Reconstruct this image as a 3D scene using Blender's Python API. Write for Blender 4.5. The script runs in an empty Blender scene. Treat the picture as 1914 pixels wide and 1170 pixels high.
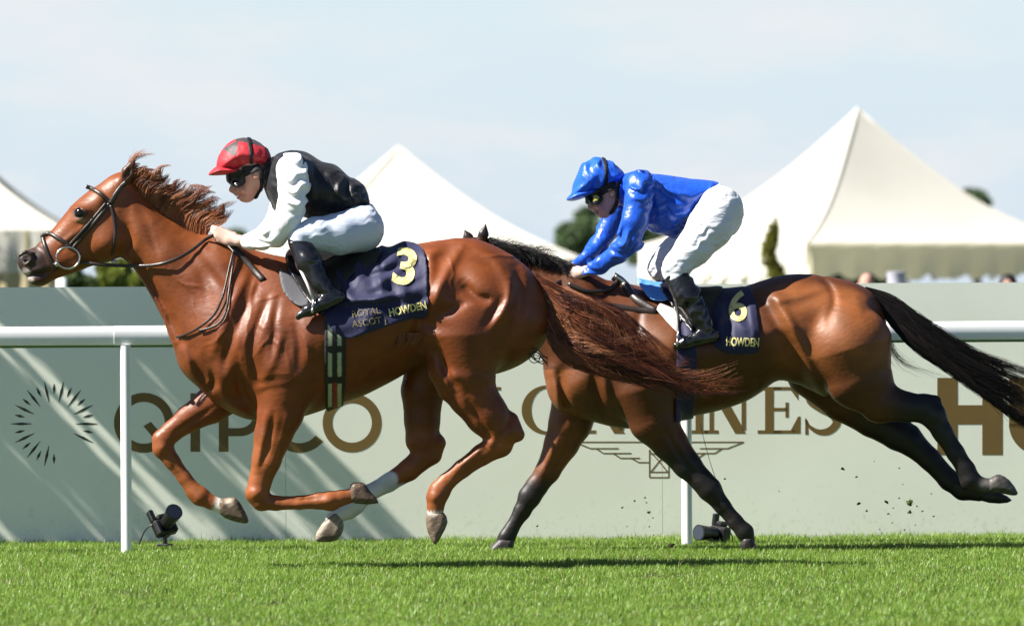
import bpy, bmesh, math, random
import numpy as np
from mathutils import Matrix, Vector, Euler

random.seed(7)
RNG = np.random.default_rng(11)
SC = bpy.context.scene
COL = SC.collection

# ------------------------------------------------------------------ camera, sky, sun, exposure
FPX = 12750.0            # focal length in pixels of the 1914 px wide photograph (240 mm lens)
CAM_H = 1.15
cam_data = bpy.data.cameras.new("camera")
cam = bpy.data.objects.new("camera", cam_data)
COL.objects.link(cam)
cam_data.sensor_width = 36.0
cam_data.lens = FPX / 1914.0 * 36.0
cam_data.clip_end = 20000.0
cam_data.clip_start = 0.5
CAM_R = Matrix.Rotation(math.radians(90.0 - 0.045), 3, 'X') @ Matrix.Rotation(math.radians(-0.3), 3, 'Z')
cam.matrix_world = Matrix.Translation((0, 0, CAM_H)) @ CAM_R.to_4x4()
cam_data.dof.use_dof = True
cam_data.dof.focus_distance = 30.6
cam_data.dof.aperture_fstop = 5.6
SC.camera = cam

SUN_TO = Vector((-0.68, -0.19, 0.71)).normalized()      # direction towards the sun
SUN_EL = math.asin(SUN_TO.z)
SUN_AZ = math.atan2(SUN_TO.x, SUN_TO.y)
world = bpy.data.worlds.new("World")
SC.world = world
world.use_nodes = True
wn, wl = world.node_tree.nodes, world.node_tree.links
wn.clear()
w_out = wn.new('ShaderNodeOutputWorld')
w_bg = wn.new('ShaderNodeBackground')
w_sky = wn.new('ShaderNodeTexSky')
w_sky.sky_type = 'NISHITA'
w_sky.sun_disc = False
w_sky.sun_elevation = SUN_EL
w_sky.sun_rotation = SUN_AZ
w_sky.air_density = 0.55
w_sky.dust_density = 0.3
w_sky.ozone_density = 2.0
w_bg.inputs['Strength'].default_value = 0.05
# thin bright high haze and soft cloud banks low over the horizon
w_tc = wn.new('ShaderNodeTexCoord')
w_sep = wn.new('ShaderNodeSeparateXYZ'); wl.new(w_tc.outputs['Generated'], w_sep.inputs[0])
w_fac = wn.new('ShaderNodeMapRange'); w_fac.interpolation_type = 'SMOOTHSTEP'
w_fac.inputs['From Min'].default_value = .04; w_fac.inputs['From Max'].default_value = .075
w_fac.inputs['To Min'].default_value = 1.; w_fac.inputs['To Max'].default_value = 0.
wl.new(w_sep.outputs['Z'], w_fac.inputs['Value'])
w_map = wn.new('ShaderNodeMapping'); w_map.inputs['Scale'].default_value = (1., 1., 3.6); w_map.inputs['Location'].default_value = (.31, .2, .17)
wl.new(w_tc.outputs['Generated'], w_map.inputs['Vector'])
w_nz = wn.new('ShaderNodeTexNoise'); w_nz.inputs['Scale'].default_value = 17.; w_nz.inputs['Detail'].default_value = 5.; w_nz.inputs['Roughness'].default_value = .55
wl.new(w_map.outputs[0], w_nz.inputs['Vector'])
w_ramp = wn.new('ShaderNodeMapRange'); w_ramp.interpolation_type = 'SMOOTHSTEP'
w_ramp.inputs['From Min'].default_value = .44; w_ramp.inputs['From Max'].default_value = .70
wl.new(w_nz.outputs[0], w_ramp.inputs['Value'])
w_el = wn.new('ShaderNodeMapRange')                       # blue deepens a little, then turns turquoise-pale upward
w_el.inputs['From Min'].default_value = .004; w_el.inputs['From Max'].default_value = .045
wl.new(w_sep.outputs['Z'], w_el.inputs['Value'])
EXPOSURE = 1.4
SKY_K = 1.0 / 2 ** EXPOSURE / .05
def sc3(c): return (c[0] * SKY_K, c[1] * SKY_K, c[2] * SKY_K, 1)
w_c1 = wn.new('ShaderNodeMix'); w_c1.data_type = 'RGBA'
w_c1.inputs[6].default_value = sc3((.665, .775, .885)); w_c1.inputs[7].default_value = sc3((.735, .85, .905))
wl.new(w_el.outputs[0], w_c1.inputs[0])
w_c2 = wn.new('ShaderNodeMix'); w_c2.data_type = 'RGBA'
w_c2.inputs[7].default_value = sc3((.83, .86, .89))
wl.new(w_ramp.outputs[0], w_c2.inputs[0]); wl.new(w_c1.outputs[2], w_c2.inputs[6])
w_mix = wn.new('ShaderNodeMix'); w_mix.data_type = 'RGBA'
wl.new(w_fac.outputs[0], w_mix.inputs[0]); wl.new(w_sky.outputs[0], w_mix.inputs[6]); wl.new(w_c2.outputs[2], w_mix.inputs[7])
wl.new(w_mix.outputs[2], w_bg.inputs['Color'])
wl.new(w_bg.outputs[0], w_out.inputs['Surface'])

sun_d = bpy.data.lights.new("sun", 'SUN')
sun_d.energy = 5.0
sun_d.angle = math.radians(0.5)
sun_d.color = (1.0, 0.95, 0.87)
sun = bpy.data.objects.new("sun", sun_d)
COL.objects.link(sun)
sun.rotation_euler = SUN_TO.to_track_quat('Z', 'Y').to_euler()
sun.location = (-20, -5, 25)

SC.view_settings.view_transform = 'Standard'
SC.view_settings.look = 'None'
SC.view_settings.exposure = EXPOSURE
SC.view_settings.gamma = 1.0
SC.view_settings.use_curve_mapping = False

# ------------------------------------------------------------------ pixel -> place
_RN = np.array(CAM_R)
def at(px, py, Y):
    """point at distance Y (metres in front of the camera) seen at photograph pixel px, py"""
    px, py, Y = np.broadcast_arrays(np.asarray(px, float), np.asarray(py, float), np.asarray(Y, float))
    d = np.stack([(px - 957.0) / FPX, (585.0 - py) / FPX, -np.ones_like(px)], -1) @ _RN.T
    p = d * (Y / d[..., 1])[..., None]
    p[..., 2] += CAM_H
    return p

def ground_y(py, px=957.0):
    d = at(px, py, 1.0)
    return CAM_H / (CAM_H - float(d[2]))

# ------------------------------------------------------------------ materials
def mat(name, color=(.5, .5, .5), rough=.6, spec=.5, metal=0., attr=None, var=0., var_scale=8., bump=0., bump_scale=60.,
        coat=0., sheen=0., trans=0., stretch=None, bump_dist=.004, detail=4., rvar=0., rvar_scale=6.):
    m = bpy.data.materials.new(name)
    m.use_nodes = True
    n, l = m.node_tree.nodes, m.node_tree.links
    b = n['Principled BSDF']
    b.inputs['Roughness'].default_value = rough
    b.inputs['Specular IOR Level'].default_value = spec
    b.inputs['Metallic'].default_value = metal
    b.inputs['Coat Weight'].default_value = coat
    b.inputs['Sheen Weight'].default_value = sheen
    tc = n.new('ShaderNodeTexCoord')
    src = tc.outputs['Object']
    if stretch:
        mp = n.new('ShaderNodeMapping')
        mp.inputs['Scale'].default_value = stretch
        l.new(src, mp.inputs['Vector']); src = mp.outputs[0]
    if attr:
        a = n.new('ShaderNodeAttribute'); a.attribute_name = attr
        csock = a.outputs['Color']
    else:
        rgb = n.new('ShaderNodeRGB'); rgb.outputs[0].default_value = (*color, 1)
        csock = rgb.outputs[0]
    if var > 0:
        nz = n.new('ShaderNodeTexNoise'); nz.inputs['Scale'].default_value = var_scale
        nz.inputs['Detail'].default_value = detail
        l.new(src, nz.inputs['Vector'])
        mr = n.new('ShaderNodeMapRange')
        mr.inputs['From Min'].default_value = .3; mr.inputs['From Max'].default_value = .7
        mr.inputs['To Min'].default_value = 1 - var; mr.inputs['To Max'].default_value = 1 + var
        l.new(nz.outputs[0], mr.inputs['Value'])
        mx = n.new('ShaderNodeVectorMath'); mx.operation = 'SCALE'
        l.new(csock, mx.inputs[0]); l.new(mr.outputs[0], mx.inputs['Scale'])
        csock = mx.outputs[0]
    l.new(csock, b.inputs['Base Color'])
    if rvar > 0:
        nr = n.new('ShaderNodeTexNoise'); nr.inputs['Scale'].default_value = rvar_scale; nr.inputs['Detail'].default_value = 5.
        l.new(tc.outputs['Object'], nr.inputs['Vector'])
        rr = n.new('ShaderNodeMapRange'); rr.inputs['From Min'].default_value = .35; rr.inputs['From Max'].default_value = .65
        rr.inputs['To Min'].default_value = rough - rvar; rr.inputs['To Max'].default_value = rough + rvar
        l.new(nr.outputs[0], rr.inputs['Value']); l.new(rr.outputs[0], b.inputs['Roughness'])
    if bump > 0:
        nb = n.new('ShaderNodeTexNoise'); nb.inputs['Scale'].default_value = bump_scale
        nb.inputs['Detail'].default_value = detail
        l.new(src, nb.inputs['Vector'])
        bp = n.new('ShaderNodeBump'); bp.inputs['Strength'].default_value = bump
        bp.inputs['Distance'].default_value = bump_dist
        l.new(nb.outputs[0], bp.inputs['Height'])
        l.new(bp.outputs[0], b.inputs['Normal'])
    if trans > 0:
        tr = n.new('ShaderNodeBsdfTranslucent'); l.new(csock, tr.inputs['Color'])
        ms = n.new('ShaderNodeMixShader'); ms.inputs[0].default_value = trans
        l.new(b.outputs[0], ms.inputs[1]); l.new(tr.outputs[0], ms.inputs[2])
        l.new(ms.outputs[0], n['Material Output'].inputs['Surface'])
    return m

# ------------------------------------------------------------------ objects
def tag(o, label=None, cat=None, group=None, kind=None):
    for k, v in (('label', label), ('category', cat), ('group', group), ('kind', kind)):
        if v: o[k] = v
    return o

def empty(name, loc, label=None, cat=None, group=None):
    o = bpy.data.objects.new(name, None)
    o.empty_display_size = .1
    COL.objects.link(o)
    o.location = loc
    return tag(o, label, cat, group)

def world_loc(o):
    v = Vector((0, 0, 0))
    while o is not None:
        v = v + o.location; o = o.parent
    return np.array(v)

def build(name, V, F, m, parent=None, origin=None, smooth=True, col=None, sharp=None):
    """link vertices (world coordinates) and faces as ONE mesh object"""
    V = np.asarray(V, float)
    me = bpy.data.meshes.new(name)
    if parent is not None:
        org = world_loc(parent)
    else:
        org = np.array(origin if origin is not None else ((V.min(0) + V.max(0)) / 2 * [1, 1, 0] + [0, 0, V[:, 2].min()]))
    Vl = V - org
    if isinstance(F, np.ndarray):
        nf, k = F.shape
        me.vertices.add(len(Vl)); me.vertices.foreach_set('co', Vl.astype(np.float32).ravel())
        me.loops.add(nf * k); me.loops.foreach_set('vertex_index', F.astype(np.int32).ravel())
        me.polygons.add(nf); me.polygons.foreach_set('loop_start', np.arange(0, nf * k, k, dtype=np.int32))
        me.update(calc_edges=True)
    else:
        me.from_pydata(Vl.tolist(), [], F); me.update()
    if smooth:
        me.polygons.foreach_set('use_smooth', np.ones(len(me.polygons), bool))
    if sharp is not None:
        me.set_sharp_from_angle(angle=math.radians(sharp))
    if col is not None:
        a = me.color_attributes.new('Col', 'FLOAT_COLOR', 'POINT')
        c4 = np.ones((len(Vl), 4), np.float32); c4[:, :3] = col
        a.data.foreach_set('color', c4.ravel())
    if m is not None: me.materials.append(m)
    o = bpy.data.objects.new(name, me)
    COL.objects.link(o)
    if parent is not None: o.parent = parent
    else: o.location = org
    return o

class MB:
    """collects boxes, tubes, lathes; one mesh"""
    def __init__(s): s.v = []; s.f = []; s.n = 0
    def add(s, V, F):
        V = np.asarray(V, float)
        s.v.append(V); s.f += [[int(i) + s.n for i in f] for f in F]; s.n += len(V)
        return s
    def box(s, c, size, rot=None, bev=0.):
        hx, hy, hz = [k / 2 for k in size]
        b = min(bev, hx * .9, hy * .9, hz * .9)
        if b <= 0:
            V = np.array([[x, y, z] for x in (-hx, hx) for y in (-hy, hy) for z in (-hz, hz)])
            F = [[0, 1, 3, 2], [4, 6, 7, 5], [0, 4, 5, 1], [2, 3, 7, 6], [0, 2, 6, 4], [1, 5, 7, 3]]
        else:
            V = []; idx = {}
            for sx in (-1, 1):
                for sy in (-1, 1):
                    for sz in (-1, 1):
                        for k in range(3):
                            p = [sx * (hx - b), sy * (hy - b), sz * (hz - b)]
                            p[k] = (sx * hx, sy * hy, sz * hz)[k]
                            idx[(sx, sy, sz, k)] = len(V); V.append(p)
            F = []
            V = np.array(V)
            def quad(a, bb, c_, d):
                F.append([idx[a], idx[bb], idx[c_], idx[d]])
            for k in range(3):
                for sg in (-1, 1):
                    o2 = [i for i in range(3) if i != k]
                    ring = []
                    for a, b2 in ((-1, -1), (1, -1), (1, 1), (-1, 1)):
                        t = [0, 0, 0]; t[k] = sg; t[o2[0]] = a; t[o2[1]] = b2
                        ring.append((*t, k))
                    quad(*ring)
            for k in range(3):
                o2 = [i for i in range(3) if i != k]
                for a in (-1, 1):
                    for b2 in (-1, 1):
                        t1 = [0, 0, 0]; t1[k] = -1; t1[o2[0]] = a; t1[o2[1]] = b2
                        t2 = list(t1); t2[k] = 1
                        quad((*t1, o2[0]), (*t2, o2[0]), (*t2, o2[1]), (*t1, o2[1]))
            for sx in (-1, 1):
                for sy in (-1, 1):
                    for sz in (-1, 1):
                        F.append([idx[(sx, sy, sz, k)] for k in range(3)])
            ctr = V.mean(0)
            F2 = []
            for f in F:
                p = V[f]; nn = np.cross(p[1] - p[0], p[2] - p[0])
                F2.append(f if nn @ (p.mean(0) - ctr) > 0 else f[::-1])
            F = F2
        if rot is not None: V = V @ np.array(rot).T
        return s.add(V + np.array(c), F)
    def tube(s, pts, r, n=8, cap=True, flat=None):
        """tube along points; r scalar or list; flat=(axis vector, factor) squashes it along an axis"""
        P = np.asarray(pts, float); M = len(P)
        r = np.broadcast_to(np.asarray(r, float), (M,))
        T = np.gradient(P, axis=0); T /= np.linalg.norm(T, axis=1, keepdims=True) + 1e-12
        ref = np.array([0, 0, 1.]) if abs(T[:, 2]).mean() < .8 else np.array([0, 1., 0])
        V = []
        for i in range(M):
            a = np.cross(T[i], ref); a /= np.linalg.norm(a) + 1e-12
            b = np.cross(a, T[i])
            for k in range(n):
                w = 2 * math.pi * k / n
                d = (a * math.cos(w) + b * math.sin(w)) * r[i]
                if flat is not None:
                    ax = np.asarray(flat[0]); d = d - ax * (d @ ax) * (1 - flat[1])
                V.append(P[i] + d)
        F = []
        for i in range(M - 1):
            for k in range(n):
                F.append([i * n + k, i * n + (k + 1) % n, (i + 1) * n + (k + 1) % n, (i + 1) * n + k])
        if cap:
            F.append(list(range(n))[::-1]); F.append([(M - 1) * n + k for k in range(n)])
        return s.add(V, F)
    def extrude(s, poly, Yn, Yf, mp):
        """outline poly (2-D points) between two depths through mp(pts2d, depth)"""
        poly = np.asarray(poly, float); n = len(poly)
        a, b = mp(poly, Yn), mp(poly, Yf)
        F = [list(range(n)), [n + k for k in range(n)][::-1]] + [[k, k + n, (k + 1) % n + n, (k + 1) % n] for k in range(n)]
        return s.add(np.vstack([a, b]), F)
    def make(s, name, m, parent=None, **kw):
        return build(name, np.vstack(s.v), s.f, m, parent, **kw)

def spline(pts, n=8, closed=False):
    P = np.asarray(pts, float); N = len(P); out = []
    segs = N if closed else N - 1
    for i in range(segs):
        if closed: p0, p1, p2, p3 = P[i - 1], P[i], P[(i + 1) % N], P[(i + 2) % N]
        else: p0, p1, p2, p3 = P[max(i - 1, 0)], P[i], P[i + 1], P[min(i + 2, N - 1)]
        for t in np.arange(n) / n:
            out.append(.5 * (2 * p1 + (p2 - p0) * t + (2 * p0 - 5 * p1 + 4 * p2 - p3) * t * t + (3 * p1 - p0 - 3 * p2 + p3) * t ** 3))
    if not closed: out.append(P[-1])
    return np.array(out)

# ------------------------------------------------------------------ bodies: distance field + surface nets
class Field:
    """signed distance field in (px, lateral, py) pixels of one figure; lateral < 0 is towards the camera"""
    def __init__(s, x0, x1, l0, l1, y0, y1, h):
        s.h = h; s.o = np.array([x0, l0, y0], float)
        s.ax = [np.arange(a, b + h, h, dtype=np.float32) for a, b in ((x0, x1), (l0, l1), (y0, y1))]
        s.F = np.full([len(a) for a in s.ax], 60., np.float32)
    def sl(s, lo, hi):
        r = []
        for k in range(3):
            a = int(max(0, math.floor((lo[k] - s.o[k]) / s.h))); b = int(min(len(s.ax[k]), math.ceil((hi[k] - s.o[k]) / s.h) + 1))
            r.append(slice(a, max(a, b)))
        return tuple(r), s.ax[0][r[0]][:, None, None], s.ax[1][r[1]][None, :, None], s.ax[2][r[2]][None, None, :]
    def union(s, S, d, k):
        a = s.F[S]
        if k <= 0: s.F[S] = np.minimum(a, d); return
        h = np.clip(.5 + .5 * (a - d) / k, 0, 1)
        s.F[S] = a * (1 - h) + d * h - k * h * (1 - h)
    def carve(s, S, d, k):
        a = s.F[S]; b = -d
        h = np.clip(.5 - .5 * (a - b) / max(k, 1e-3), 0, 1)
        s.F[S] = a * (1 - h) + b * h + k * h * (1 - h)
    def cone(s, a, b, ra, rb, k=6, flat=1., op='union'):
        """round cone; flat < 1 squashes it laterally about its own axis"""
        a = np.array(a, float); b = np.array(b, float); m = max(ra, rb) + k + 12
        S, X, L, Y = s.sl(np.minimum(a, b) - m, np.maximum(a, b) + m)
        ab = b - a; den = float(ab @ ab) + 1e-6
        ab2 = float(ab[0] ** 2 + ab[2] ** 2) + 1e-6
        t = np.clip(((X - a[0]) * ab[0] + (L - a[1]) * ab[1] + (Y - a[2]) * ab[2]) / den, 0, 1)
        lc = a[1] + t * ab[1]
        d = np.sqrt((X - a[0] - t * ab[0]) ** 2 + ((L - lc) / flat) ** 2 + (Y - a[2] - t * ab[2]) ** 2) - (ra + t * (rb - ra))
        if flat < 1: d = d * (.5 + .5 * flat)
        (s.union if op == 'union' else s.carve)(S, d, k)
    def chain(s, pts, k=6, flat=1., k0=None):
        """pts: (px, lateral, py, radius)"""
        for i in range(len(pts) - 1):
            s.cone(pts[i][:3], pts[i + 1][:3], pts[i][3], pts[i + 1][3], (k0 if (i == 0 and k0 is not None) else k), flat)
    def ell(s, c, r, ang=0., k=6, op='union'):
        """ellipsoid radii (along, lateral, across), turned by ang degrees in the picture plane"""
        m = max(r) + k + 8; c = np.array(c, float)
        S, X, L, Y = s.sl(c - m, c + m)
        ca, sa = math.cos(math.radians(ang)), math.sin(math.radians(ang))
        u = (X - c[0]) * ca + (Y - c[2]) * sa; v = -(X - c[0]) * sa + (Y - c[2]) * ca
        q = np.sqrt((u / r[0]) ** 2 + ((L - c[1]) / r[1]) ** 2 + (v / r[2]) ** 2)
        d = (q - 1) * min(r)
        (s.union if op == 'union' else s.carve)(S, d, k)
    def poly2d(s, poly, X, Y):
        """signed distance (positive inside) of 2-D points to an outline"""
        P = np.asarray(poly, np.float32); N = len(P)
        X = X.reshape(-1, 1); Y = Y.reshape(1, -1)
        d2 = np.full((X.shape[0], Y.shape[1]), 1e12, np.float32); ins = np.zeros(d2.shape, bool)
        for i in range(N):
            a, b = P[i], P[(i + 1) % N]; e = b - a
            t = np.clip(((X - a[0]) * e[0] + (Y - a[1]) * e[1]) / (e @ e + 1e-9), 0, 1)
            d2 = np.minimum(d2, (X - a[0] - t * e[0]) ** 2 + (Y - a[1] - t * e[1]) ** 2)
            c = ((a[1] <= Y) & (b[1] > Y)) | ((b[1] <= Y) & (a[1] > Y))
            if abs(e[1]) > 1e-6:
                ins ^= c & (X < a[0] + (Y - a[1]) / e[1] * e[0])
        d = np.sqrt(d2)
        return np.where(ins, d, -d)
    def inflate(s, poly, lat, W, R, k=6, n=4, blur=2, op='union', m=14):
        """body whose outline is exactly poly; half thickness W (number, or list of (px, py, W)) reached R inside the outline"""
        P = spline(poly, n, True) if n > 1 else np.asarray(poly, float)
        wm = W if np.isscalar(W) else max(w[2] for w in W)
        lo = [P[:, 0].min() - m, lat - wm - m, P[:, 1].min() - m]; hi = [P[:, 0].max() + m, lat + wm + m, P[:, 1].max() + m]
        S, X, L, Y = s.sl(lo, hi)
        d = s.poly2d(P, X, Y)
        for _ in range(blur):
            e = np.pad(d, 1, mode='edge')
            g = (e[:-2, 1:-1] + e[2:, 1:-1] + e[1:-1, :-2] + e[1:-1, 2:] + 4 * d) / 8
            d = np.where(d > 6, g, d)
        if np.isscalar(W): Wf = np.float32(W)
        else:
            num = np.zeros_like(d); den = np.zeros_like(d)
            for (x, y, w) in W:
                q = 1. / ((X.reshape(-1, 1) - x) ** 2 + (Y.reshape(1, -1) - y) ** 2 + 400.) ** 1.5
                num += q * w; den += q
            Wf = (num / den)[:, None, :]
        d = d[:, None, :]
        u = np.maximum(R - d, 0)
        f = (np.sqrt(u * u + ((L - lat) * (R / Wf)) ** 2) - R) * np.minimum(1., Wf / R)
        (s.union if op == 'union' else s.carve)(S, f.astype(np.float32), k)
    def stroke(s, pts, w, amp, l0=-1e4, l1=1e4, both=True, edge=0.):
        """raise (amp > 0) or groove (amp < 0) the surface along a line; edge makes one side of the ridge sharp"""
        P = spline(pts, 6) if len(pts) > 2 else np.asarray(pts, float)
        m = w * 3
        S, X, L, Y = s.sl([P[:, 0].min() - m, l0, P[:, 1].min() - m], [P[:, 0].max() + m, l1, P[:, 1].max() + m])
        x = X.reshape(-1, 1); y = Y.reshape(1, -1)
        best = np.full((x.shape[0], y.shape[1]), 1e12, np.float32); tt = np.zeros_like(best); N = len(P) - 1
        for i in range(N):
            a, b = P[i], P[i + 1]; e = b - a
            t = np.clip(((x - a[0]) * e[0] + (y - a[1]) * e[1]) / (e @ e + 1e-9), 0, 1)
            q = (x - a[0] - t * e[0]) ** 2 + (y - a[1] - t * e[1]) ** 2
            tt = np.where(q < best, (i + t) / N, tt); best = np.minimum(best, q)
        prof = np.exp(-best / (w * w)) * np.sin(np.clip(tt, .04, .96) * math.pi) ** .5
        s.F[S] -= (amp * getattr(s, 'amp', 1.) * prof)[:, None, :].astype(np.float32)
    def dome(s, c, r, amp, ang=0., l0=-1e4, l1=1e4, p=2.):
        """a broad swelling (or hollow) of the side surface"""
        m = max(r) * 2.2
        S, X, L, Y = s.sl([c[0] - m, l0, c[1] - m], [c[0] + m, l1, c[1] + m])
        ca, sa = math.cos(math.radians(ang)), math.sin(math.radians(ang))
        x = X.reshape(-1, 1) - c[0]; y = Y.reshape(1, -1) - c[1]
        q = ((x * ca + y * sa) / r[0]) ** 2 + ((-x * sa + y * ca) / r[1]) ** 2
        s.F[S] -= (amp * getattr(s, 'amp', 1.) * np.exp(-q ** (p / 2)))[:, None, :].astype(np.float32)
    def near(s, px, py, default=0.):
        """lateral of the surface on the camera's side"""
        i = int(np.clip(round((px - s.o[0]) / s.h), 0, s.F.shape[0] - 1)); j = int(np.clip(round((py - s.o[2]) / s.h), 0, s.F.shape[2] - 1))
        c = s.F[i, :, j]; w = np.nonzero(c < 0)[0]
        if len(w) == 0: return default
        k = w[0]
        if k == 0: return float(s.ax[1][0])
        return float(s.ax[1][k - 1] + s.h * c[k - 1] / (c[k - 1] - c[k]))
    def nets(s, relax=2):
        F = s.F.copy()
        for k in range(3):
            F[(slice(None),) * k + (0,)] = np.maximum(F[(slice(None),) * k + (0,)], .1)
            F[(slice(None),) * k + (-1,)] = np.maximum(F[(slice(None),) * k + (-1,)], .1)
        I = F < 0
        c = np.zeros([n - 1 for n in F.shape], np.uint8)
        offs = np.array([[i, j, k] for i in (0, 1) for j in (0, 1) for k in (0, 1)])
        for (i, j, k) in offs:
            c += I[i:i + c.shape[0], j:j + c.shape[1], k:k + c.shape[2]]
        act = (c > 0) & (c < 8)
        idx = np.argwhere(act)
        vals = np.stack([F[idx[:, 0] + o[0], idx[:, 1] + o[1], idx[:, 2] + o[2]] for o in offs], 1)
        acc = np.zeros((len(idx), 3)); cnt = np.zeros((len(idx), 1))
        for a in range(8):
            for b in range(a + 1, 8):
                if np.abs(offs[a] - offs[b]).sum() != 1: continue
                va, vb = vals[:, a], vals[:, b]; cr = (va < 0) != (vb < 0)
                t = np.where(cr, va / np.where(cr, va - vb, 1), 0)[:, None]
                acc += np.where(cr[:, None], offs[a] + (offs[b] - offs[a]) * t, 0); cnt += cr[:, None]
        V = idx + acc / cnt
        mp = np.full(act.shape, -1, np.int64); mp[act] = np.arange(len(idx))
        faces = []
        for axn in range(3):
            sh = [slice(None)] * 3; sh2 = [slice(None)] * 3
            sh[axn] = slice(0, -1); sh2[axn] = slice(1, None)
            A, B = I[tuple(sh)], I[tuple(sh2)]
            e = np.argwhere(A != B)
            o1, o2 = [(1, 2), (2, 0), (0, 1)][axn]
            ok = (e[:, o1] > 0) & (e[:, o2] > 0) & (e[:, o1] < act.shape[o1]) & (e[:, o2] < act.shape[o2])
            e = e[ok]
            inside = A[e[:, 0], e[:, 1], e[:, 2]]
            q = []
            for (da, db) in ((-1, -1), (0, -1), (0, 0), (-1, 0)):
                g = e.copy(); g[:, o1] += da; g[:, o2] += db
                q.append(mp[g[:, 0], g[:, 1], g[:, 2]])
            q = np.stack(q, 1)
            q[~inside] = q[~inside][:, ::-1]
            faces.append(q)
        Q = np.vstack(faces)
        # axes are (px, lateral, py down): mirrored against the world, so flip
        Q = Q[:, ::-1]
        for _ in range(relax):
            nb = np.zeros_like(V); ct = np.zeros((len(V), 1))
            for a, b in ((0, 1), (1, 2), (2, 3), (3, 0)):
                np.add.at(nb, Q[:, a], V[Q[:, b]]); np.add.at(ct, Q[:, a], 1)
            V = V * .5 + .5 * nb / np.maximum(ct, 1)
        return V * s.h + s.o, Q

def shell(fld, poly, off, inner=5., l0=-1e4, l1=1e4, n=3, wr=None, folds=(), domes=(), hem=None):
    """a sheet lying off pixels above a body's surface, cut to an outline in the side view"""
    P = spline(poly, n, True) if n > 1 else np.asarray(poly, float)
    m = 10 + off
    S, X, L, Y = fld.sl([P[:, 0].min() - m, -1e4, P[:, 1].min() - m], [P[:, 0].max() + m, 1e4, P[:, 1].max() + m])
    g = Field.__new__(Field); g.h = fld.h
    g.ax = [fld.ax[k][S[k]] for k in range(3)]; g.o = np.array([a[0] for a in g.ax], float)
    g.F = fld.F[S].copy()
    for (pts, w, amp) in folds: g.stroke(pts, w, amp)
    for (c, r, amp, ang) in domes: g.dome(c, r, amp, ang)
    if wr is not None: g.F = g.F + wr(X, L, Y).astype(np.float32)
    base = fld.F[S]
    d = -g.poly2d(P, X, Y)[:, None, :]
    out = np.maximum(np.maximum(np.minimum(g.F - off, base - min(2., off * .5)), d), -(base + inner))
    if l0 > -1e3: out = np.maximum(out, l0 - L)
    if l1 < 1e3: out = np.maximum(out, L - l1)
    g.F = np.broadcast_to(out, g.F.shape).astype(np.float32)
    return g

def wrinkle(amp, ang, wl, seed=0):
    """folds running across direction ang (degrees in the side view), wavelength wl pixels"""
    ca, sa = math.cos(math.radians(ang)), math.sin(math.radians(ang)); r = np.random.default_rng(seed); ph = r.random(6) * 6.28
    def f(X, L, Y):
        u = X * ca + Y * sa; v = -X * sa + Y * ca
        w = u + wl * .55 * np.sin(v / wl * .9 + L / wl * .7 + ph[0]) + wl * .3 * np.sin(v / wl * 2.1 - L / wl + ph[1])
        a = .5 + .5 * np.sin(v / wl * .6 + u / wl * .35 + L / wl * .5 + ph[2])
        return -amp * a * (1 - 2 * np.abs(np.sin(w / wl * math.pi * .5 + ph[3]))) * .6 - amp * .4 * np.sin(w / wl * 4.4 + L / wl * 2. + ph[4]) * a
    return f

class Figure:
    """maps (px, lateral, py) of a figure standing at distance Y into the world"""
    def __init__(s, Y): s.Y = Y; s.s = FPX / Y
    def w(s, P):
        P = np.asarray(P, float)
        return at(P[..., 0], P[..., 2], s.Y + P[..., 1] / s.s)
    def mesh(s, name, fld, m, parent=None, color=None, disp=None, relax=2, **kw):
        V, Q = fld.nets(relax)
        if disp is not None: V = disp(V)
        col = color(V) if color is not None else None
        return build(name, s.w(V), Q, m, parent, col=col, **kw)

def sstep(a, b, x):
    t = np.clip((x - a) / (b - a), 0, 1); return t * t * (3 - 2 * t)

def blend(col, target, w):
    return col * (1 - w[:, None]) + np.asarray(target)[None, :] * w[:, None]

def strands(paths, r0, taper=.15, sides=3):
    """paths (N, M, 3) world -> vertices, faces of thin tubes"""
    P = np.asarray(paths); N, M, _ = P.shape
    T = np.gradient(P, axis=1); T /= np.linalg.norm(T, axis=2, keepdims=True) + 1e-9
    a = np.cross(T, np.array([0, 1., .2])); a /= np.linalg.norm(a, axis=2, keepdims=True) + 1e-9
    b = np.cross(T, a)
    rr = (np.linspace(1, taper, M) ** .8)[None, :, None] * np.asarray(r0).reshape(-1, 1, 1)
    rings = [P + rr * (a * math.cos(w) + b * math.sin(w)) for w in 2 * np.pi * np.arange(sides) / sides]
    V = np.stack(rings, 2).reshape(-1, 3)
    base = (np.arange(N)[:, None] * M + np.arange(M - 1)[None, :]) * sides
    F = []
    for k in range(sides):
        k2 = (k + 1) % sides
        F.append(np.stack([base + k, base + k2, base + sides + k2, base + sides + k], -1).reshape(-1, 4))
    return V, np.vstack(F)

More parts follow.
